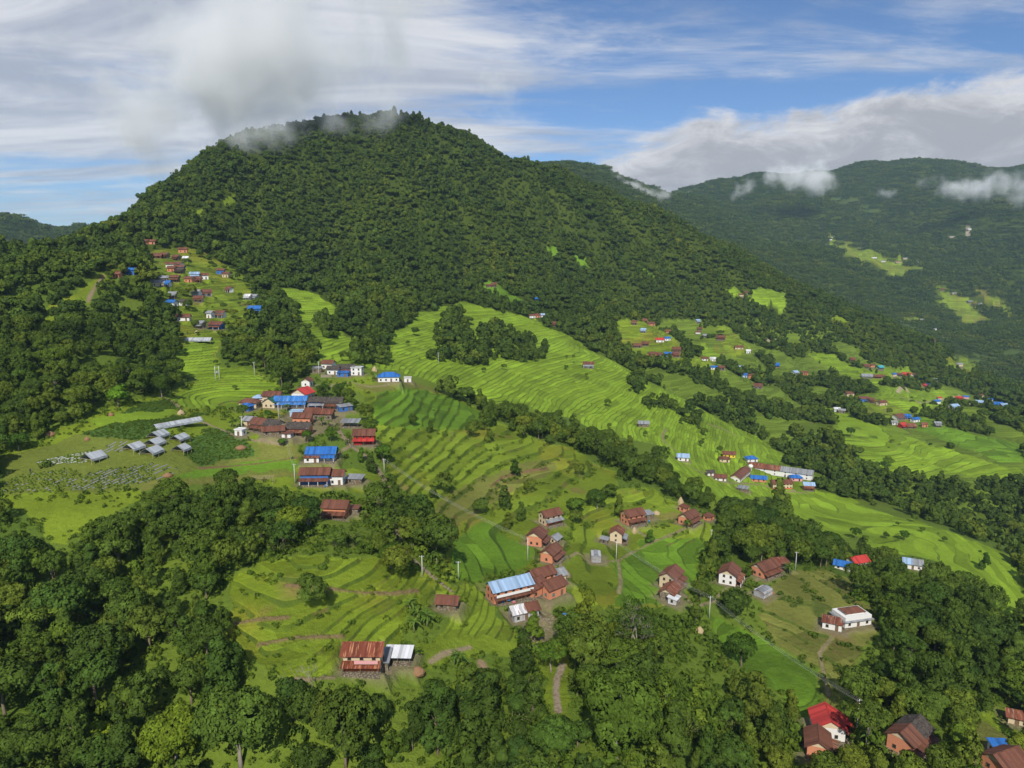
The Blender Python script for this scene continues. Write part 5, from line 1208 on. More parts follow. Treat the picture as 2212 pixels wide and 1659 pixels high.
# labels for the hamlets: look first, then the place in the row
ORD = ['leftmost', 'second from left', 'third from left', 'fourth from left', 'fifth from left', 'sixth from left', 'seventh from left', 'eighth from left', 'ninth from left', 'tenth from left', 'eleventh from left', 'twelfth from left', 'thirteenth from left', 'fourteenth from left']
grp = {}
for h in HS:
    if h.get('ham'): grp.setdefault((h['ham'], h['roof'], h['wall']), []).append(h)
for (ham, roof, wall), lst in grp.items():
    lst.sort(key=lambda h: h['px'])
    for i, h in enumerate(lst):
        base = f"{roof}-roofed {wall} house in the {ham}".replace('slate-roofed', 'dark slate')
        h['label'] = base if len(lst) == 1 else f"{base}, {ORD[i]}"
for h in HS: build_house(h)
# ------------------------------------------------------------------ poles and wires
CONC = plain('pale_concrete', (0.55, 0.54, 0.51), 0.8, 0.2, 0.1, 1.0); METAL = plain('grey_metal', (0.32, 0.33, 0.34), 0.5, 0.4); WIRE = plain('wire', (0.50, 0.50, 0.48), 0.5, 0.4)
POLES = [(602,905,8.0,'pale pole in the middle of the spur village'),(637,1044,8.0,'white pole left of the blue-striped two-storey house'),(1140,1211,9.0,'tall white pole in the field above the farmstead'),
 (1331,1210,8.4,'white pole at the footpath below the cream tower-like house'),(1536,1181,8.0,'pale pole beside the dark columnar tree'),(1532,1336,8.4,'thin pole in the green curved terraces'),
 (1851,1571,8.4,'white pole right of the vivid red roof'),(550,812,8.0,'grey pole at the end of the bright paddy'),(947,787,9.0,'pole on the left of the upper paddy path'),(1018,784,9.0,'pole below the dark grove on the upper paddies'),
 (689,810,8.0,'pole left of the upper cluster'),(912,1246,7.0,'slim pole beside the stony lane'),(990,1250,6.0,'short pole left of the pale blue farmhouse'),(830,1020,6.0,'short lamp pole beside the lane under the red house'),
 (286,578,9.0,'pole on the knoll ridge at the left'),(1162,680,9.0,'pole behind the hamlet at the forest edge'),(1718,1232,8.0,'pole under the big trees at the brown terraces'),(523,932,7.0,'thin mast beside the tiny flat-roofed hut')]
TOP = {}
for (px, py, hgt, lab) in POLES:
    x, y, z = hit(px, py); e = empty('utility_pole', (x, y, z)); tag(e, lab, 'pole', 'utility poles')
    mb = MB(); mb.tube([(0, 0, -0.6), (0.03, 0, hgt)], [0.17, 0.11], 8); mb.build('shaft', CONC, e, True)
    mb = MB(); mb.box((0.03, 0, hgt-0.35), (1.5, 0.10, 0.10)); c = mb.build('crossarm', METAL, e)
    for dx_ in (-0.62, 0.0, 0.66):
        mb = MB(); mb.tube([(dx_, 0, hgt-0.32), (dx_, 0, hgt-0.12)], 0.06, 6); mb.build('insulator', WHITE, c)
    TOP[px] = Vector((x, y, z+hgt-0.1))
e = empty('transformer_frame', hit(470, 822)); tag(e, 'twin-pole transformer frame at the head of the bright paddy', 'pole')
for sx in (-1, 1):
    mb = MB(); mb.tube([(sx*1.1, 0, -0.6), (sx*1.1, 0, 8.2)], [0.16, 0.12], 8); mb.build('shaft', CONC, e, True)
for z in (4.2, 7.6):
    mb = MB(); mb.box((0, 0, z), (3.0, 0.14, 0.14)); mb.build('crossarm', METAL, e)
mb = MB(); mb.box((0, 0, 4.85), (0.9, 0.7, 1.1)); mb.build('transformer_tank', METAL, e)
def wires(a, b, lab, sag=1.6):
    e = empty('power_line', tuple(a)); tag(e, lab, 'power line', 'power lines'); d = (b-a); side = Vector((d.y, -d.x, 0)).normalized()
    for k in (-0.62, 0.0, 0.66, 0.2):
        path = [d*t + side*k + Vector((0, 0, -4*sag*t*(1-t)-(0.6 if k == 0.2 else 0))) for t in np.linspace(0, 1, 15)]
        mb = MB(); mb.tube(path, 0.014, 4, False); mb.build('wire', WIRE, e)
wires(TOP[1331], TOP[1532], 'power line from the footpath pole down to the thin terrace pole')
wires(TOP[1532], TOP[1851], 'power line over the green curved terraces to the red roof pole')
wires(TOP[830], TOP[1140], 'power line over the spur terraces to the tall white pole', 2.5)
wires(TOP[602], TOP[637], 'power line from the village pole to the striped house')
# solar street lamps
for (px, py, lab) in ((1503,1348,'solar street lamp beside the curved terraces'),(1218,1356,'slim blue lamp post right of the stone courtyard')):
    e = empty('street_lamp', hit(px, py)); tag(e, lab, 'street lamp')
    mb = MB(); mb.tube([(0, 0, -0.4), (0, 0, 4.6)], 0.07, 6); mb.build('post', METAL, e)
    mb = MB(); mb.box((0.2, 0, 4.7), (1.3, 0.8, 0.06)); mb.build('solar_panel', WHITE if px == 1503 else BLUEP, e)
    mb = MB(); mb.box((0.5, -0.3, 4.3), (0.6, 0.2, 0.1)); mb.build('lamp_head', WHITE, e)
# ------------------------------------------------------------------ plastic crop tunnels on the plateau
PLAS = tin_material('tunnel_plastic', (0.36, 0.385, 0.41), 0.35, (0.30, 0.31, 0.31), 0.3, (0.46, 0.48, 0.50), 0.35); BAMB = plain('split_bamboo', (0.42, 0.34, 0.20), 0.8, 0.15, 0.2, 1.0)
TUN = [(203,994,6.5,6.4,66,'lone plastic crop tunnel at the left of the plateau'),(290,973,6.0,5.8,70,'plastic tunnel left of the row of three'),(329,982,6.5,6.0,76,'front tunnel of the row of three'),(335,963,6.0,5.8,76,'middle tunnel of the row of three'),
 (342,946,6.5,5.8,76,'back tunnel of the row of three'),(388,953,6.5,5.2,78,'plastic tunnel right of the row of three'),(392,976,5.0,5.6,78,'smaller tunnel in front of the right-hand one'),(385,921,20,4.2,50,'long narrow plastic tunnel behind the others'),(430,739,16,5.0,4,'long pale shed roof on the upper left terraces')]
for (px, py, L, W_, yaw, lab) in TUN:
    x, y, z = hit(px, py); e = empty('crop_tunnel', (x, y, z), R(yaw)); tag(e, lab, 'crop tunnel', 'crop tunnels')
    hx_, hy_, hw, rs = L/2, W_/2, 1.5, W_*0.29; mb = MB()
    n_ = max(2, int(L/2))
    for sgn in (-1, 1):
        for i in range(n_):
            x0, x1 = -hx_+L*i/n_, -hx_+L*(i+1)/n_; s0 = 0.10*math.sin(i*2.1); s1 = 0.10*math.sin((i+1)*2.1)
            a, b, c, d = (x0, -sgn*hy_, hw-s0), (x1, -sgn*hy_, hw-s1), (x1, 0, hw+rs), (x0, 0, hw+rs)
            slab(mb, a, b, c, d, 0.04) if sgn > 0 else slab(mb, b, a, d, c, 0.04)
    mb.build('plastic_roof', PLAS, e)
    for sy in (-1, 1):
        p = MB(); p.box((0, sy*(hy_+0.02), hw-0.42), (L*0.98, 0.03, 0.8)); p.build('side_sheet', PLAS, e)
    for X_ in np.linspace(-hx_+0.1, hx_-0.1, 3):
        for Y_ in (-hy_+0.08, hy_-0.08):
            p = MB(); p.tube([(X_, Y_, -0.6), (X_, Y_, hw-0.06)], 0.07, 5); p.build('post', BAMB, e)
    p = MB(); p.tube([(-hx_-0.1, 0, hw+rs-0.05), (hx_+0.1, 0, hw+rs-0.05)], 0.06, 5); p.build('ridge_pole', BAMB, e)
    p = MB(); p.tube([(-hx_, -hy_, hw-0.12), (-hx_, hy_, hw-0.12)], 0.05, 5); p.build('tie_beam', BAMB, e)
# trellis of poles beside the striped house
x, y, z = hit(568, 1042); e = empty('trellis', (x, y, z), R(8)); tag(e, 'bare bamboo trellis frame on the plateau edge', 'trellis')
for i in range(7):
    p = MB(); p.tube([(-4+i*1.3, -1.4, 2.0), (-4+i*1.3, 1.4, 2.3)], 0.05, 4); p.build('slat', BAMB, e)
for Y_, zz in ((-1.4, 2.0), (0, 2.12), (1.4, 2.25)):
    p = MB(); p.tube([(-4.3, Y_, zz), (4.2, Y_, zz)], 0.06, 4); p.build('rail', BAMB, e)
for X_ in (-4, 0, 3.9):
    for Y_ in (-1.4, 1.4):
        p = MB(); p.tube([(X_, Y_, -0.8), (X_, Y_, 2.1)], 0.07, 5); p.build('post', BAMB, e)
# ------------------------------------------------------------------ haystacks
HAY = plain('straw', (0.40, 0.31, 0.18), 0.95, 0.05, 0.3, 3.0); HAYR = plain('old_straw', (0.26, 0.15, 0.08), 0.95, 0.05, 0.3, 3.0)
STACKS = [(391,895,1.5,2.2,0,'domed straw stack at the end of the field track'),(239,897,1.3,1.2,1,'low brown straw heap on the plateau lawn'),(425,719,1.3,1.7,0,'pale straw cone on the upper left terraces'),(627,834,1.4,2.6,0,'straw stack round a pole west of the white cottage'),
 (809,802,1.7,3.2,0,'tall straw stack round a pole by the upper cluster'),(1470,1091,1.5,4.2,0,'tall slim straw stack above the orange house by the belt'),(1418,1110,1.6,1.6,0,'grey straw heap right of the stacked-roof house'),(1370,1150,1.1,2.6,0,'small pointed straw stack by the cream tower-like house'),
 (1511,1364,1.3,1.8,0,'tan straw heap below the solar lamp'),(902,1452,1.7,1.5,1,'reddish brown compost heap below the white tin shed'),(362,1028,1.6,1.2,1,'brown straw heap between the lush strip and the beds'),(490,970,0,0,1,''),(108,940,1.8,1.6,1,'rounded straw heap at the foot of the left forest'),
 (188,950,1.0,1.2,1,'little brown heap beside the bean field'),(575,1010,0,0,1,''),(1664,1280,1.6,1.0,1,'brown heap behind the grey arched shed'),(520,968,2.2,1.3,1,'broad brown straw heap on the fallow strip')]
for (px, py, rad, hgt, old, lab) in STACKS:
    if not lab: continue
    x, y, z = hit(px, py); e = empty('haystack', (x, y, z)); tag(e, lab, 'haystack', 'haystacks'); mb = MB(); rr = random.Random(px); n_ = 12; prof_ = [(1.0, -0.3), (1.08, 0.12), (1.0, 0.35), (0.74, 0.62), (0.42, 0.85), (0.12, 1.0)]
    for (q, t) in prof_:
        for j in range(n_):
            a = 2*math.pi*j/n_; k = rad*q*rr.uniform(0.92, 1.08); mb.v.append((k*math.cos(a), k*math.sin(a), hgt*t*rr.uniform(0.97, 1.03)))
    for i in range(len(prof_)-1):
        for j in range(n_): mb.f.append((i*n_+j, i*n_+(j+1) % n_, (i+1)*n_+(j+1) % n_, (i+1)*n_+j))
    mb.f.append(tuple((len(prof_)-1)*n_+j for j in range(n_))); mb.n = [None]*len(mb.v); mb.c = [1.0]*len(mb.v)
    mb.build('straw', HAYR if old else HAY, e)
    if hgt > 2: p = MB(); p.tube([(0, 0, 0), (0, 0, hgt+0.9)], 0.06, 5); p.build('centre_pole', WOOD, e)
# black water tank by the forest foot
e = empty('water_tank', hit(229, 856)); tag(e, 'black cylindrical water tank at the forest foot', 'water tank'); mb = MB()
mb.tube([(0, 0, -0.2), (0, 0, 1.3), (0, 0, 1.55), (0, 0, 1.7)], [0.75, 0.75, 0.55, 0.25], 14); mb.build('tank', plain('black_plastic', (0.012, 0.012, 0.013), 0.4, 0.4), e, True)
mb = MB(); mb.tube([(0, 0, 1.68), (0, 0, 1.82)], 0.24, 10); mb.build('lid', plain('black_lid', (0.02, 0.02, 0.02), 0.5, 0.3), e)
# white water tower beside the school
e = empty('water_tower', hit(1621, 1016)); tag(e, 'white round water tank on a short stand at the school corner', 'water tank'); mb = MB()
mb.tube([(0, 0, 2.2), (0, 0, 4.2), (0, 0, 4.7)], [1.7, 1.7, 0.6], 14); mb.build('tank', WHITE, e, True); mb = MB(); mb.tube([(0, 0, -0.5), (0, 0, 2.2)], 1.0, 10); mb.build('stand', WHITE, e)
# ------------------------------------------------------------------ vegetable beds: plastic mulch strips with plants between
MULCH = plain('mulch_plastic', (0.21, 0.205, 0.235), 0.6, 0.25, 0.25, 0.8); MULW = plain('white_mulch', (0.40, 0.41, 0.42), 0.5, 0.3, 0.2, 0.8)
def bed(name, poly, spacing, width, ang, mat, keep, lab, plants, seed):
    P = np.array([hit(a, b)[:2] for a, b in poly]); c = P.mean(0); rr = random.Random(seed)
    e = empty('vegetable_bed', (c[0], c[1], float(gz(*c)))); tag(e, lab, 'vegetable bed')
    u = np.array([math.cos(ang), math.sin(ang)]); v = np.array([-u[1], u[0]]); q = (P-c)@np.c_[u, v]
    lob = []
    def inp(pt):
        r_ = False; x0, y0 = P[-1]
        for x1, y1 in P:
            if (y1 > pt[1]) != (y0 > pt[1]) and pt[0] < (x0-x1)*(pt[1]-y1)/(y0-y1)+x1: r_ = not r_
            x0, y0 = x1, y1
        return r_
    w = q[:, 1].min()
    while w < q[:, 1].max():
        s = q[:, 0].min(); run = []
        while s < q[:, 0].max()+2:
            pt = c+u*s+v*w; good = inp(pt) and rr.random() < keep
            if good: run.append(pt)
            elif len(run) > 1:
                mb = MB()
                for a, b in zip(run[:-1], run[1:]):
                    hv_ = v*width/2; za, zb_ = float(gz(*a))+0.12, float(gz(*b))+0.12
                    k = len(mb.v); mb.v += [(*(a-hv_-c), za-e.location.z-0.1), (*(a-c), za-e.location.z+0.08), (*(a+hv_-c), za-e.location.z-0.1), (*(b-hv_-c), zb_-e.location.z-0.1), (*(b-c), zb_-e.location.z+0.08), (*(b+hv_-c), zb_-e.location.z-0.1)]
                    mb.n += [None]*6; mb.c += [1.0]*6; mb.f += [(k, k+3, k+4, k+1), (k+1, k+4, k+5, k+2)]
                mb.build('mulch_strip', mat, e); run = []
            else: run = []
            if inp(pt) and rr.random() < plants: lob.append(((pt[0]-c[0]+rr.uniform(-.3, .3), pt[1]-c[1]+rr.uniform(-.3, .3), float(gz(*pt))-e.location.z+0.25), rr.uniform(0.22, 0.5), 0.9))
            s += 1.1
        w += spacing
    if lob:
        mb = MB()
        for (p, r_, f_) in lob:
            p = Vector(p); tn = rr.uniform(0.75, 1.25)
            for _ in range(9):
                d = unit(rr); d.z = abs(d.z); qq = p+d*r_; t_ = d.cross(unit(rr)).normalized(); b_ = d.cross(t_); s_ = r_*0.75
                mb.quad([qq-t_*s_, qq-b_*s_*0.7, qq+t_*s_, qq+b_*s_*0.7], tuple((d+Vector((0, 0, .3))).normalized()), tn*rr.uniform(0.85, 1.15))
        o = mb.build('plants', LEAF_BUSH, e); o['kind'] = 'stuff'
bed('b', [(70,1001),(130,985),(190,975),(205,966),(190,1000),(130,1003)], 1.25, 0.34, R(28), MULW, 0.95, 'bed striped with white plastic and seedlings left of the lone tunnel', 0.95, 1)
bed('b', [(217,978),(240,955),(278,951),(270,975),(235,984)], 1.7, 0.7, R(70), MULCH, 0.95, 'small grey striped bed behind the tunnels', 0.25, 2)
bed('b', [(145,1060),(190,1020),(250,1012),(300,1006),(320,1000),(335,1040),(260,1052),(190,1062)], 1.5, 0.55, R(62), MULCH, 0.80, 'long bed with lavender-grey plastic strips at the plateau edge', 0.85, 3)
bed('b', [(0,1066),(0,1040),(60,1024),(150,1012),(180,1024),(140,1062),(60,1066)], 1.6, 0.5, R(55), MULCH, 0.35, 'leafy vegetable bed at the left edge of the plateau', 0.98, 4)
bed('b', [(335,1040),(322,1002),(390,1005),(372,1030)], 1.9, 0.7, R(66), MULCH, 0.85, 'bare earth bed with a few grey plastic strips', 0.15, 5)
# bean crops: a low leafy mass over the crop fields
X, Y = scatter(1.35, 250, 420, 31); k = cover(X, Y); m = (k == CROP) & clear_of_houses(X, Y, 0.4, 0.5); 
instancer('bean_crop', pick(['bush0', 'bush1', 'bush2']), X[m], Y[m], 0.2, 0.38, 0.6, 32, 'low dark green bean crop on the plateau fields', 'crop', (0.6, 0.9))
# ------------------------------------------------------------------ bananas and bamboo
def banana_leaf(rr, L=2.6):
    mb = MB(); n_ = 6; pts = []
    for i in range(n_+1):
        t = i/n_; pts.append((t*L*0.86, 0.75*L*t-1.0*L*t*t*0.95, 0.30*math.sin(math.pi*min(1, t*0.93+0.07))**0.7+0.015))
    for i in range(n_):
        (x0, z0, w0), (x1, z1, w1) = pts[i], pts[i+1]
        for sg in (-1, 1):
            q = [(x0, 0, z0), (x1, 0, z1), (x1, sg*w1, z1+w1*0.35), (x0, sg*w0, z0+w0*0.35)]
            mb.quad(q if sg > 0 else q[::-1], None, rr.uniform(0.85, 1.2))
    return mb.mesh('leaf', LEAF_BAN)
rb = random.Random(5); BLEAF = [banana_leaf(rb) for _ in range(3)]
stem_ = MB(); stem_.tube([(0, 0, -0.4), (0.05, 0, 1.2), (0, 0.05, 2.5)], [0.19, 0.16, 0.10], 7); BSTEM = stem_.mesh('stem', plain('banana_stem', (0.20, 0.22, 0.09), 0.7, 0.2, 0.2, 2.0), True)
BAN = [(905,1352,9,5.0,'banana plant in the big clump by the brown tin hut'),(933,1218,3,2.0,'banana plant at the lower end of the stony lane'),(508,923,3,2.0,'banana plant at the village west end'),(624,890,2,1.5,'banana plant in the village centre'),(703,920,3,2.0,'banana plant below the rubble-walled barn'),
 (790,890,3,2.0,'banana plant between the village and the green field'),(828,992,4,2.5,'banana plant beside the lane below the red house'),(1488,1142,2,1.5,'banana plant in front of the orange house by the belt'),(990,1440,2,1.2,'banana plant right of the white tin shed'),(1709,1240,3,2.0,'banana plant beside the open timber shed'),(1877,1615,3,2.0,'banana plant between the two lower right houses'),(732,992,3,2.5,'banana plant right of the vivid blue roof')]
for (px, py, n_, sprd, lab) in BAN:
    cx_, cy_, _ = hit(px, py)
    for i in range(n_):
        x, y = cx_+rb.uniform(-1, 1)*sprd, cy_+rb.uniform(-1, 1)*sprd*0.8; s = rb.uniform(0.75, 1.25)
        e = empty('banana_plant', (x, y, float(gz(x, y))), rb.uniform(0, 6.28), s); tag(e, lab, 'banana plant', lab.replace('banana plant', 'banana plants'))
        link('stem', BSTEM, e)
        for j in range(9):
            l = link('leaf', rb.choice(BLEAF), e); l.location = (0, 0, 2.3+0.06*j); l.rotation_euler = (0, rb.uniform(-0.75, 0.25), j*2.4+rb.uniform(-.3, .3)); l.scale = [rb.uniform(0.85, 1.15)]*3
def bamboo(seed, n_=26, hgt=9.0, spread=1.0):
    rr = random.Random(seed); cu = MB(); lf = MB()
    for i in range(n_):
        a = rr.uniform(0, 6.28); b = rr.uniform(0, 0.9); x0, y0 = b*math.cos(a), b*math.sin(a); dr = rr.uniform(0.15, 0.55)*hgt*spread; H_ = hgt*rr.uniform(0.7, 1.1); P = []
        for t in np.linspace(0, 1, 8):
            P.append(Vector((x0+math.cos(a)*dr*t**2.2, y0+math.sin(a)*dr*t**2.2, H_*(t-0.42*t**3.2)-0.4)))
        cu.tube(P, [0.06*(1-0.75*t) for t in np.linspace(0, 1, 8)], 4, False)
        for k in range(90):
            t = rr.uniform(0.30, 1.0); f_ = t*7; j = min(int(f_), 6); p = P[j].lerp(P[j+1], f_-j)+unit(rr)*rr.uniform(0.1, 0.75)*(1.2-t*0.5)
            d = (Vector((math.cos(a), math.sin(a), -0.9))+unit(rr)*0.8).normalized(); s = rr.uniform(0.28, 0.5); w = d.cross(unit(rr)).normalized()*s*0.2
            lf.quad([p-w, p+d*s*0.5-w*0.6, p+d*s*1.3, p+d*s*0.5+w*1.2], tuple((unit(rr)*0.5+Vector((0, -0.3, 0.8))).normalized()), rr.uniform(0.75, 1.25))
    return cu.mesh('culms', CULM, True), lf.mesh('foliage', LEAF_BAM)
BMB = [bamboo(1), bamboo(2, 22, 8.0, 1.2)]
for i, (px, py, s, tint, lab) in enumerate([(1250,1500,0.85,(1,1.1,.8),'drooping bamboo clump beside the cobbled path'),(1140,1500,0.9,(1,1.1,.9),'bamboo clump with bare arching stems left of the cobbled path'),(880,1130,1.0,(1.5,1.45,1.0),'yellowish bamboo clump above the stony lane'),(905,1150,0.9,(1.4,1.35,1.0),'second yellowish bamboo clump right of the lane'),
   (890,1180,0.8,(.8,1.1,.9),'dark drooping bamboo beside the lane'),(1110,1580,1.0,(.9,1.1,1.0),'bamboo clump at the bottom left of the path'),(1060,1560,0.9,(.95,1.1,1.0),'bamboo clump below the small copse at the bottom'),(1480,1600,1.0,(.9,1.05,1.0),'bamboo thicket at the bottom right of the giant tree'),(1530,1640,0.9,(.95,1.1,1.0),'bamboo thicket at the bottom edge'),(1620,1560,0.9,(.85,1.0,1.0),'dark bamboo beside the curved terraces foot'),(1585,1590,1.0,(.9,1.0,1.0),'arching bamboo below the bushy terrace tree'),(600,1200,0.8,(.8,1.0,1.0),'bamboo clump above the lower left terraces'),(760,1180,0.8,(.8,1.1,1.0),'fern-like bamboo below the orange house')]):
    x, y, z = hit(px, py); e = empty('bamboo_clump', (x, y, z), i*1.3, s); tag(e, lab, 'bamboo'); a, b = BMB[i % 2]; link('culms', a, e); c = link('foliage', b, e); c.color = tuple(tint)+(1,)
# ------------------------------------------------------------------ cobbles, rubble walls, washing, a farmer
STONE = plain('path_stone', (0.27, 0.225, 0.165), 0.9, 0.1, 0.3, 1.3)
def cobbles(name, pts, width, lab, seed, dens=2.2):
    rr = random.Random(seed); mb = MB(); o = pts[len(pts)//2]
    for a, b in zip(pts[:-1], pts[1:]):
        d = np.array(b[:2])-np.array(a[:2]); l = max(np.hypot(*d), 0.01); nrm = np.array([-d[1], d[0]])/l
        for _ in range(int(l*width*dens)+1):
            p = np.array(a[:2])+d*rr.random()+nrm*rr.uniform(-.5, .5)*width; s = rr.uniform(0.3, 0.7)
            mb.box((p[0]-o[0], p[1]-o[1], float(gz(*p))-o[2]+0.02), (s, s*rr.uniform(0.6, 1), 0.16), rr.uniform(0, 3))
    e = link(name, mb.mesh(name, STONE)); e.location = o; e['kind'] = 'structure'; e['label'] = lab
cobbles('cobbled_path', [tuple(p) for p in TRACKS[4][1]], 1.4, 'cobbled stone path running down between trees', 3)
cobbles('stony_lane', [tuple(p) for p in TRACKS[1][1][48:]], 1.2, 'stony lane climbing to the village', 4, 1.4)
cobbles('stone_courtyard', [hit(1150,1395), hit(1160,1370), hit(1172,1345), hit(1180,1325)], 5.0, 'rough stone courtyard below the farmstead', 5, 1.0)
def rubble(px0, py0, px1, py1, hgt, lab, seed):
    a, b = Vector(hit(px0, py0)), Vector(hit(px1, py1)); e = empty('stone_wall', tuple(a)); tag(e, lab, 'wall'); rr = random.Random(seed); d = b-a; n_ = max(3, int(d.length/0.7)); yaw = math.atan2(d.y, d.x)
    for i in range(n_):
        for j in range(int(hgt/0.4)):
            mb = MB(); t = (i+0.5+0.3*(j % 2))/n_; p = d*min(t, 1); mb.box((p.x, p.y, float(gz(a.x+p.x, a.y+p.y))-a.z+0.1+0.4*j), (d.length/n_*rr.uniform(0.85, 1.05), 0.45*rr.uniform(0.8, 1.2), 0.42), yaw+rr.uniform(-.05, .05)); mb.build('stone', STONE, e)
rubble(742,1446,826,1446,1.4,'rough stone retaining wall under the rusty-roofed house',1); rubble(693,815,716,815,1.6,'stone wall below the upper cluster',2); rubble(752,950,757,968,1.0,'pale dry stone wall beside the footpath bend',3)
CL = {c: plain('cloth_'+c, v, 0.9, 0.1) for c, v in (('maroon', (0.16, 0.02, 0.06)), ('white', (0.75, 0.75, 0.74)), ('pink', (0.7, 0.12, 0.2)), ('blue', (0.05, 0.2, 0.45)))}
for (px, py, zz, w, hgt, c, lab) in ((779,1444,0.9,1.3,1.5,'maroon','maroon cloth hung over the stone wall'),(806,1433,2.0,0.8,0.9,'pink','pink washing under the rusty house balcony'),(814,1433,2.0,0.7,1.0,'white','white washing under the rusty house balcony'),(1099,1301,1.6,1.0,0.9,'blue','blue cloth beside the pale blue farmhouse'),(38,1013,0.15,2.2,0.3,'white','white sheet lying on the plateau lawn')):
    x, y, z = hit(px, py); mb = MB(); n_ = 6
    for i in range(n_):
        x0, x1 = -w/2+w*i/n_, -w/2+w*(i+1)/n_; y0, y1 = 0.08*math.sin(i*1.9), 0.08*math.sin((i+1)*1.9); mb.quad([(x0, y0, -hgt/2), (x1, y1, -hgt/2), (x1, y1, hgt/2), (x0, y0, hgt/2)])
    o = mb.build('cloth', CL[c]); o.location = (x, y-1.2, z+zz); tag(o, lab, 'cloth')
    if hgt < 0.4: o.rotation_euler = (R(70), 0, 0.4); o.scale = (1, 1, 3)
# drums, firewood and brushwood in the yards
for (px, py, c, lab) in ((1086,1303,'blue','blue water drum at the foot of the pale blue farmhouse'),(1110,1304,'pink','red water drum beside the farmhouse porch'),(704,1052,'blue','blue drum in front of the white annexe'),(836,1440,'blue','blue drum under the grey lean-to'),(1402,1128,'blue','blue drum by the grey tin cookshed'),(1812,1358,'white','white drum beside the rusty tin byre')):
    e = empty('water_drum', hit(px, py)); tag(e, lab, 'drum'); mb = MB(); mb.tube([(0, 0, -0.1), (0, 0, 0.3), (0, 0, 0.32), (0, 0, 0.95)], [0.34, 0.34, 0.36, 0.34], 10); mb.build('barrel', CL[c], e, True); mb = MB(); mb.tube([(0, 0, 0.95), (0, 0, 1.0)], 0.30, 10); mb.build('lid', METAL, e)
for (px, py, L, lab) in ((1157,1340,2.6,'brushwood pile at the edge of the stone courtyard'),(1350,1178,1.8,'firewood stack below the cream tower-like house'),(1478,1268,1.8,'firewood stack beside the tall brown-roofed house'),(1668,1246,2.0,'firewood stack at the orange house by the brown terraces'),(810,965,1.6,'firewood stack right of the red two-storey house'),(1806,1606,2.2,'scrap timber heap beside the brown-gabled house')):
    rr = random.Random(px); e = empty('woodpile', hit(px, py), rr.uniform(-.5, .5)); tag(e, lab, 'woodpile')
    for i in range(16):
        a = rr.uniform(-.25, .25); y0 = rr.uniform(-.5, .5); z0 = rr.uniform(0.05, 0.85); mb = MB(); mb.tube([(-L/2, y0-a, z0), (L/2, y0+a, z0+rr.uniform(-.15, .15))], rr.uniform(0.05, 0.1), 5); mb.build('log', rr.choice((WOOD, BARK)), e)
# farmer standing at the edge of the vegetable bed
x, y, z = hit(66, 1022); e = empty('person', (x, y, z), 0.6); tag(e, 'person in dark clothes standing at the edge of the vegetable bed', 'person')
V_ = [(0, 0, 0.95), (0, 0, 1.2), (0, 0, 1.42), (0, -0.02, 1.52), (0, -0.04, 1.62), (0, -0.05, 1.72), (0.2, 0, 1.38), (0.28, -0.05, 1.1), (0.24, -0.2, 0.9), (-0.2, 0, 1.38), (-0.28, -0.05, 1.1), (-0.24, -0.2, 0.9), (0.1, 0, 0.9), (0.12, -0.02, 0.5), (0.12, 0, 0.08), (0.12, -0.16, 0.04), (-0.1, 0, 0.9), (-0.12, 0.02, 0.5), (-0.12, 0.04, 0.08), (-0.12, -0.12, 0.04)]
E_ = [(0, 1), (1, 2), (2, 3), (3, 4), (4, 5), (2, 6), (6, 7), (7, 8), (2, 9), (9, 10), (10, 11), (0, 12), (12, 13), (13, 14), (14, 15), (0, 16), (16, 17), (17, 18), (18, 19)]
RAD = [.15, .15, .16, .07, .10, .09, .07, .055, .045, .07, .055, .045, .1, .075, .055, .05, .1, .075, .055, .05]
bm_ = bpy.data.meshes.new('body'); bm_.from_pydata(V_, E_, []); bm_.materials.append(plain('dark_clothes', (0.035, 0.04, 0.055), 0.9, 0.1)); o = link('body', bm_, e)
sk = o.modifiers.new('skin', 'SKIN'); o.modifiers.new('sub', 'SUBSURF').render_levels = 1
for i, rv in enumerate(RAD): bm_.skin_vertices[0].data[i].radius = (rv, rv)
bm_.skin_vertices[0].data[0].use_root = True
mb = MB(); mb.tube([(0, -0.05, 1.66), (0, -0.04, 1.74), (0, -0.03, 1.80)], [0.13, 0.125, 0.05], 8); mb.build('hair', plain('black_hair', (0.012, 0.01, 0.01), 0.7, 0.2), e, True)
# ------------------------------------------------------------------ clouds resting on the ridges: soft volumes
def cloud_material(name, dens, scale, lo, hi, aniso=0.3, edge=0.55, stretch=(1, 1, 1)):
    mt = bpy.data.materials.new(name); mt.use_nodes = True; T = NT(mt.node_tree); T.n.clear()
    ob = T.new('ShaderNodeTexCoord').outputs['Object']; pos = T.new('ShaderNodeNewGeometry').outputs['Position']
    n = T.noise(T.new('ShaderNodeMapping', ins={0: pos, 3: stretch}).outputs[0], scale, 4, 0.6)
    rad = T.new('ShaderNodeVectorMath', operation='LENGTH', ins={0: ob}).outputs['Value']
    n = T.m('ADD', T.m('MULTIPLY', T.m('SUBTRACT', n, 0.5), 2.4), 0.5)
    f = T.ramp(T.m('SUBTRACT', n, T.m('MULTIPLY', T.ramp(rad, 0.15, 0.98, False), edge)), lo, hi)
    v = T.new('ShaderNodeVolumePrincipled', ins={'Color': (1.0, 1.0, 1.0, 1), 'Density': T.m('MULTIPLY', f, dens), 'Anisotropy': aniso})
    o = T.new('ShaderNodeOutputMaterial'); T.l.new(v.outputs[0], o.inputs['Volume'])
    return mt
def ball(name):
    bm = bmesh.new(); bmesh.ops.create_icosphere(bm, subdivisions=3, radius=1.0); me = bpy.data.meshes.new(name); bm.to_mesh(me); bm.free(); return me
def at_dist(px, py, r):
    th, sl = ray(px, py); return (r*math.sin(th), r*math.cos(th), CZ+sl*r)
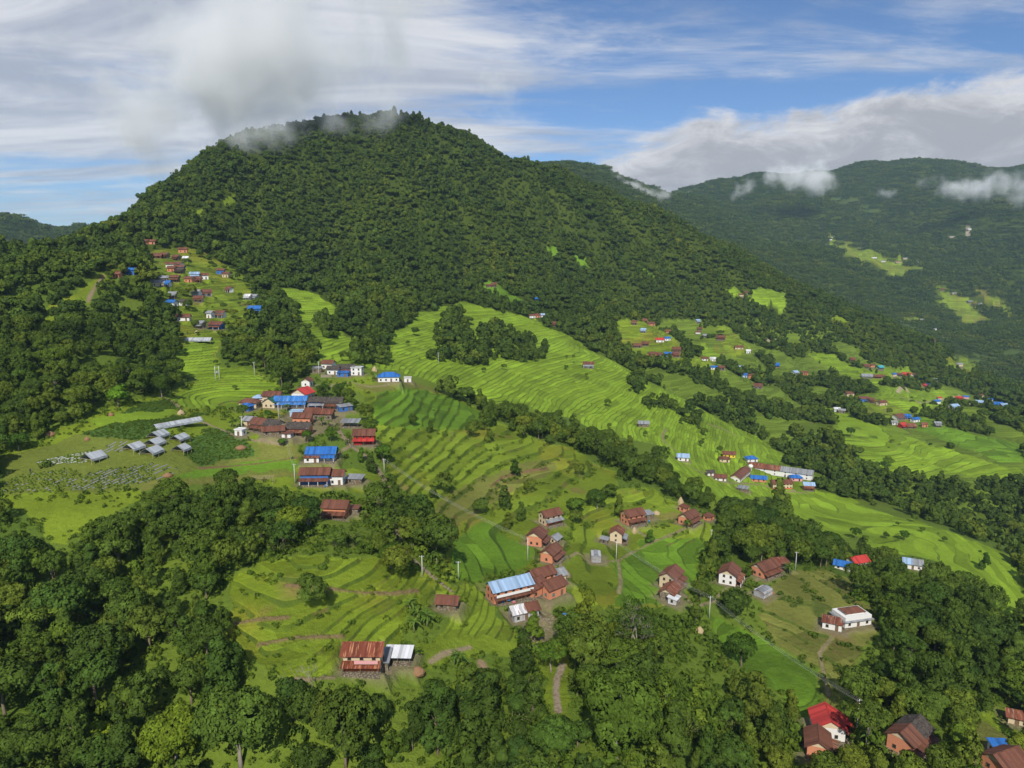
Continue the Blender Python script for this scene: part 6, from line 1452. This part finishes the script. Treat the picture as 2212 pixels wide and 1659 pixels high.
def cloud(px, py, r, size, mat, lab, roll=0.0):
    o = link('cloud', ball('cloud')); o.location = at_dist(px, py, r); o.scale = size; o.rotation_euler = (0, roll, 0); o.data.materials.append(mat); o['kind'] = 'stuff'; tag(o, lab, 'cloud')
CM = cloud_material('summit_cloud', 0.026, 0.0100, -0.06, 0.60, -0.62, 0.88)
CS = cloud_material('ridge_cloud', 0.024, 0.0105, 0.05, 0.80, -0.6, 0.95)
cloud(520, 125, 1080, (340, 130, 185), CM, 'grey cloud rolling over the mountain shoulder', R(-22))
cloud(530, 300, 1000, (140, 60, 46), CM, 'mist strip clinging to the upper left ridge', R(-12))
cloud(400, 235, 1120, (200, 90, 90), CS, 'wisp of mist on the left mountain shoulder', R(-14))
cloud(1080, 205, 1500, (110, 60, 110), CS, 'small torn cloud right of the summit', R(20))
for (px, py, r, s, lab) in ((1345,400,2450,(150,60,44),'mist wisp on the near end of the far ridge'),(1395,418,2600,(120,60,40),'mist wisp in the ridge saddle'),(1602,410,3300,(70,50,75),'thin upright mist on the far ridge'),(1735,385,3300,(190,90,120),'thick white cloud tuft on the far ridge'),(1915,418,3400,(60,40,40),'faint mist puff on the far slope'),(2090,405,3300,(220,70,75),'white cloud streak at the right of the far slope'),(2190,400,3300,(120,60,90),'mist bank at the right edge of the far slope'),(1480,425,3400,(80,50,40),'small mist patch right of the ridge saddle')):
    cloud(px, py, r, tuple(1.3*q for q in s), CS, lab)
# ------------------------------------------------------------------ haze: one even body of air round the whole valley
HZ = bpy.data.materials.new('haze'); HZ.use_nodes = True; T = NT(HZ.node_tree); T.n.clear()
v = T.new('ShaderNodeVolumePrincipled', ins={'Color': (0.54, 0.75, 1.0, 1), 'Density': 0.000056, 'Anisotropy': 0.1}); o_ = T.new('ShaderNodeOutputMaterial'); T.l.new(v.outputs[0], o_.inputs['Volume'])
zlo, zhi = float(Z.min())-1.5, float(Z.max())+40
mb = MB(); mb.box((0, 4200, (zlo+zhi)/2), (19000, 10000, zhi-zlo)); hz = mb.build('haze', HZ); hz['kind'] = 'stuff'; tag(hz, 'pale blue haze filling the valley air', 'haze')
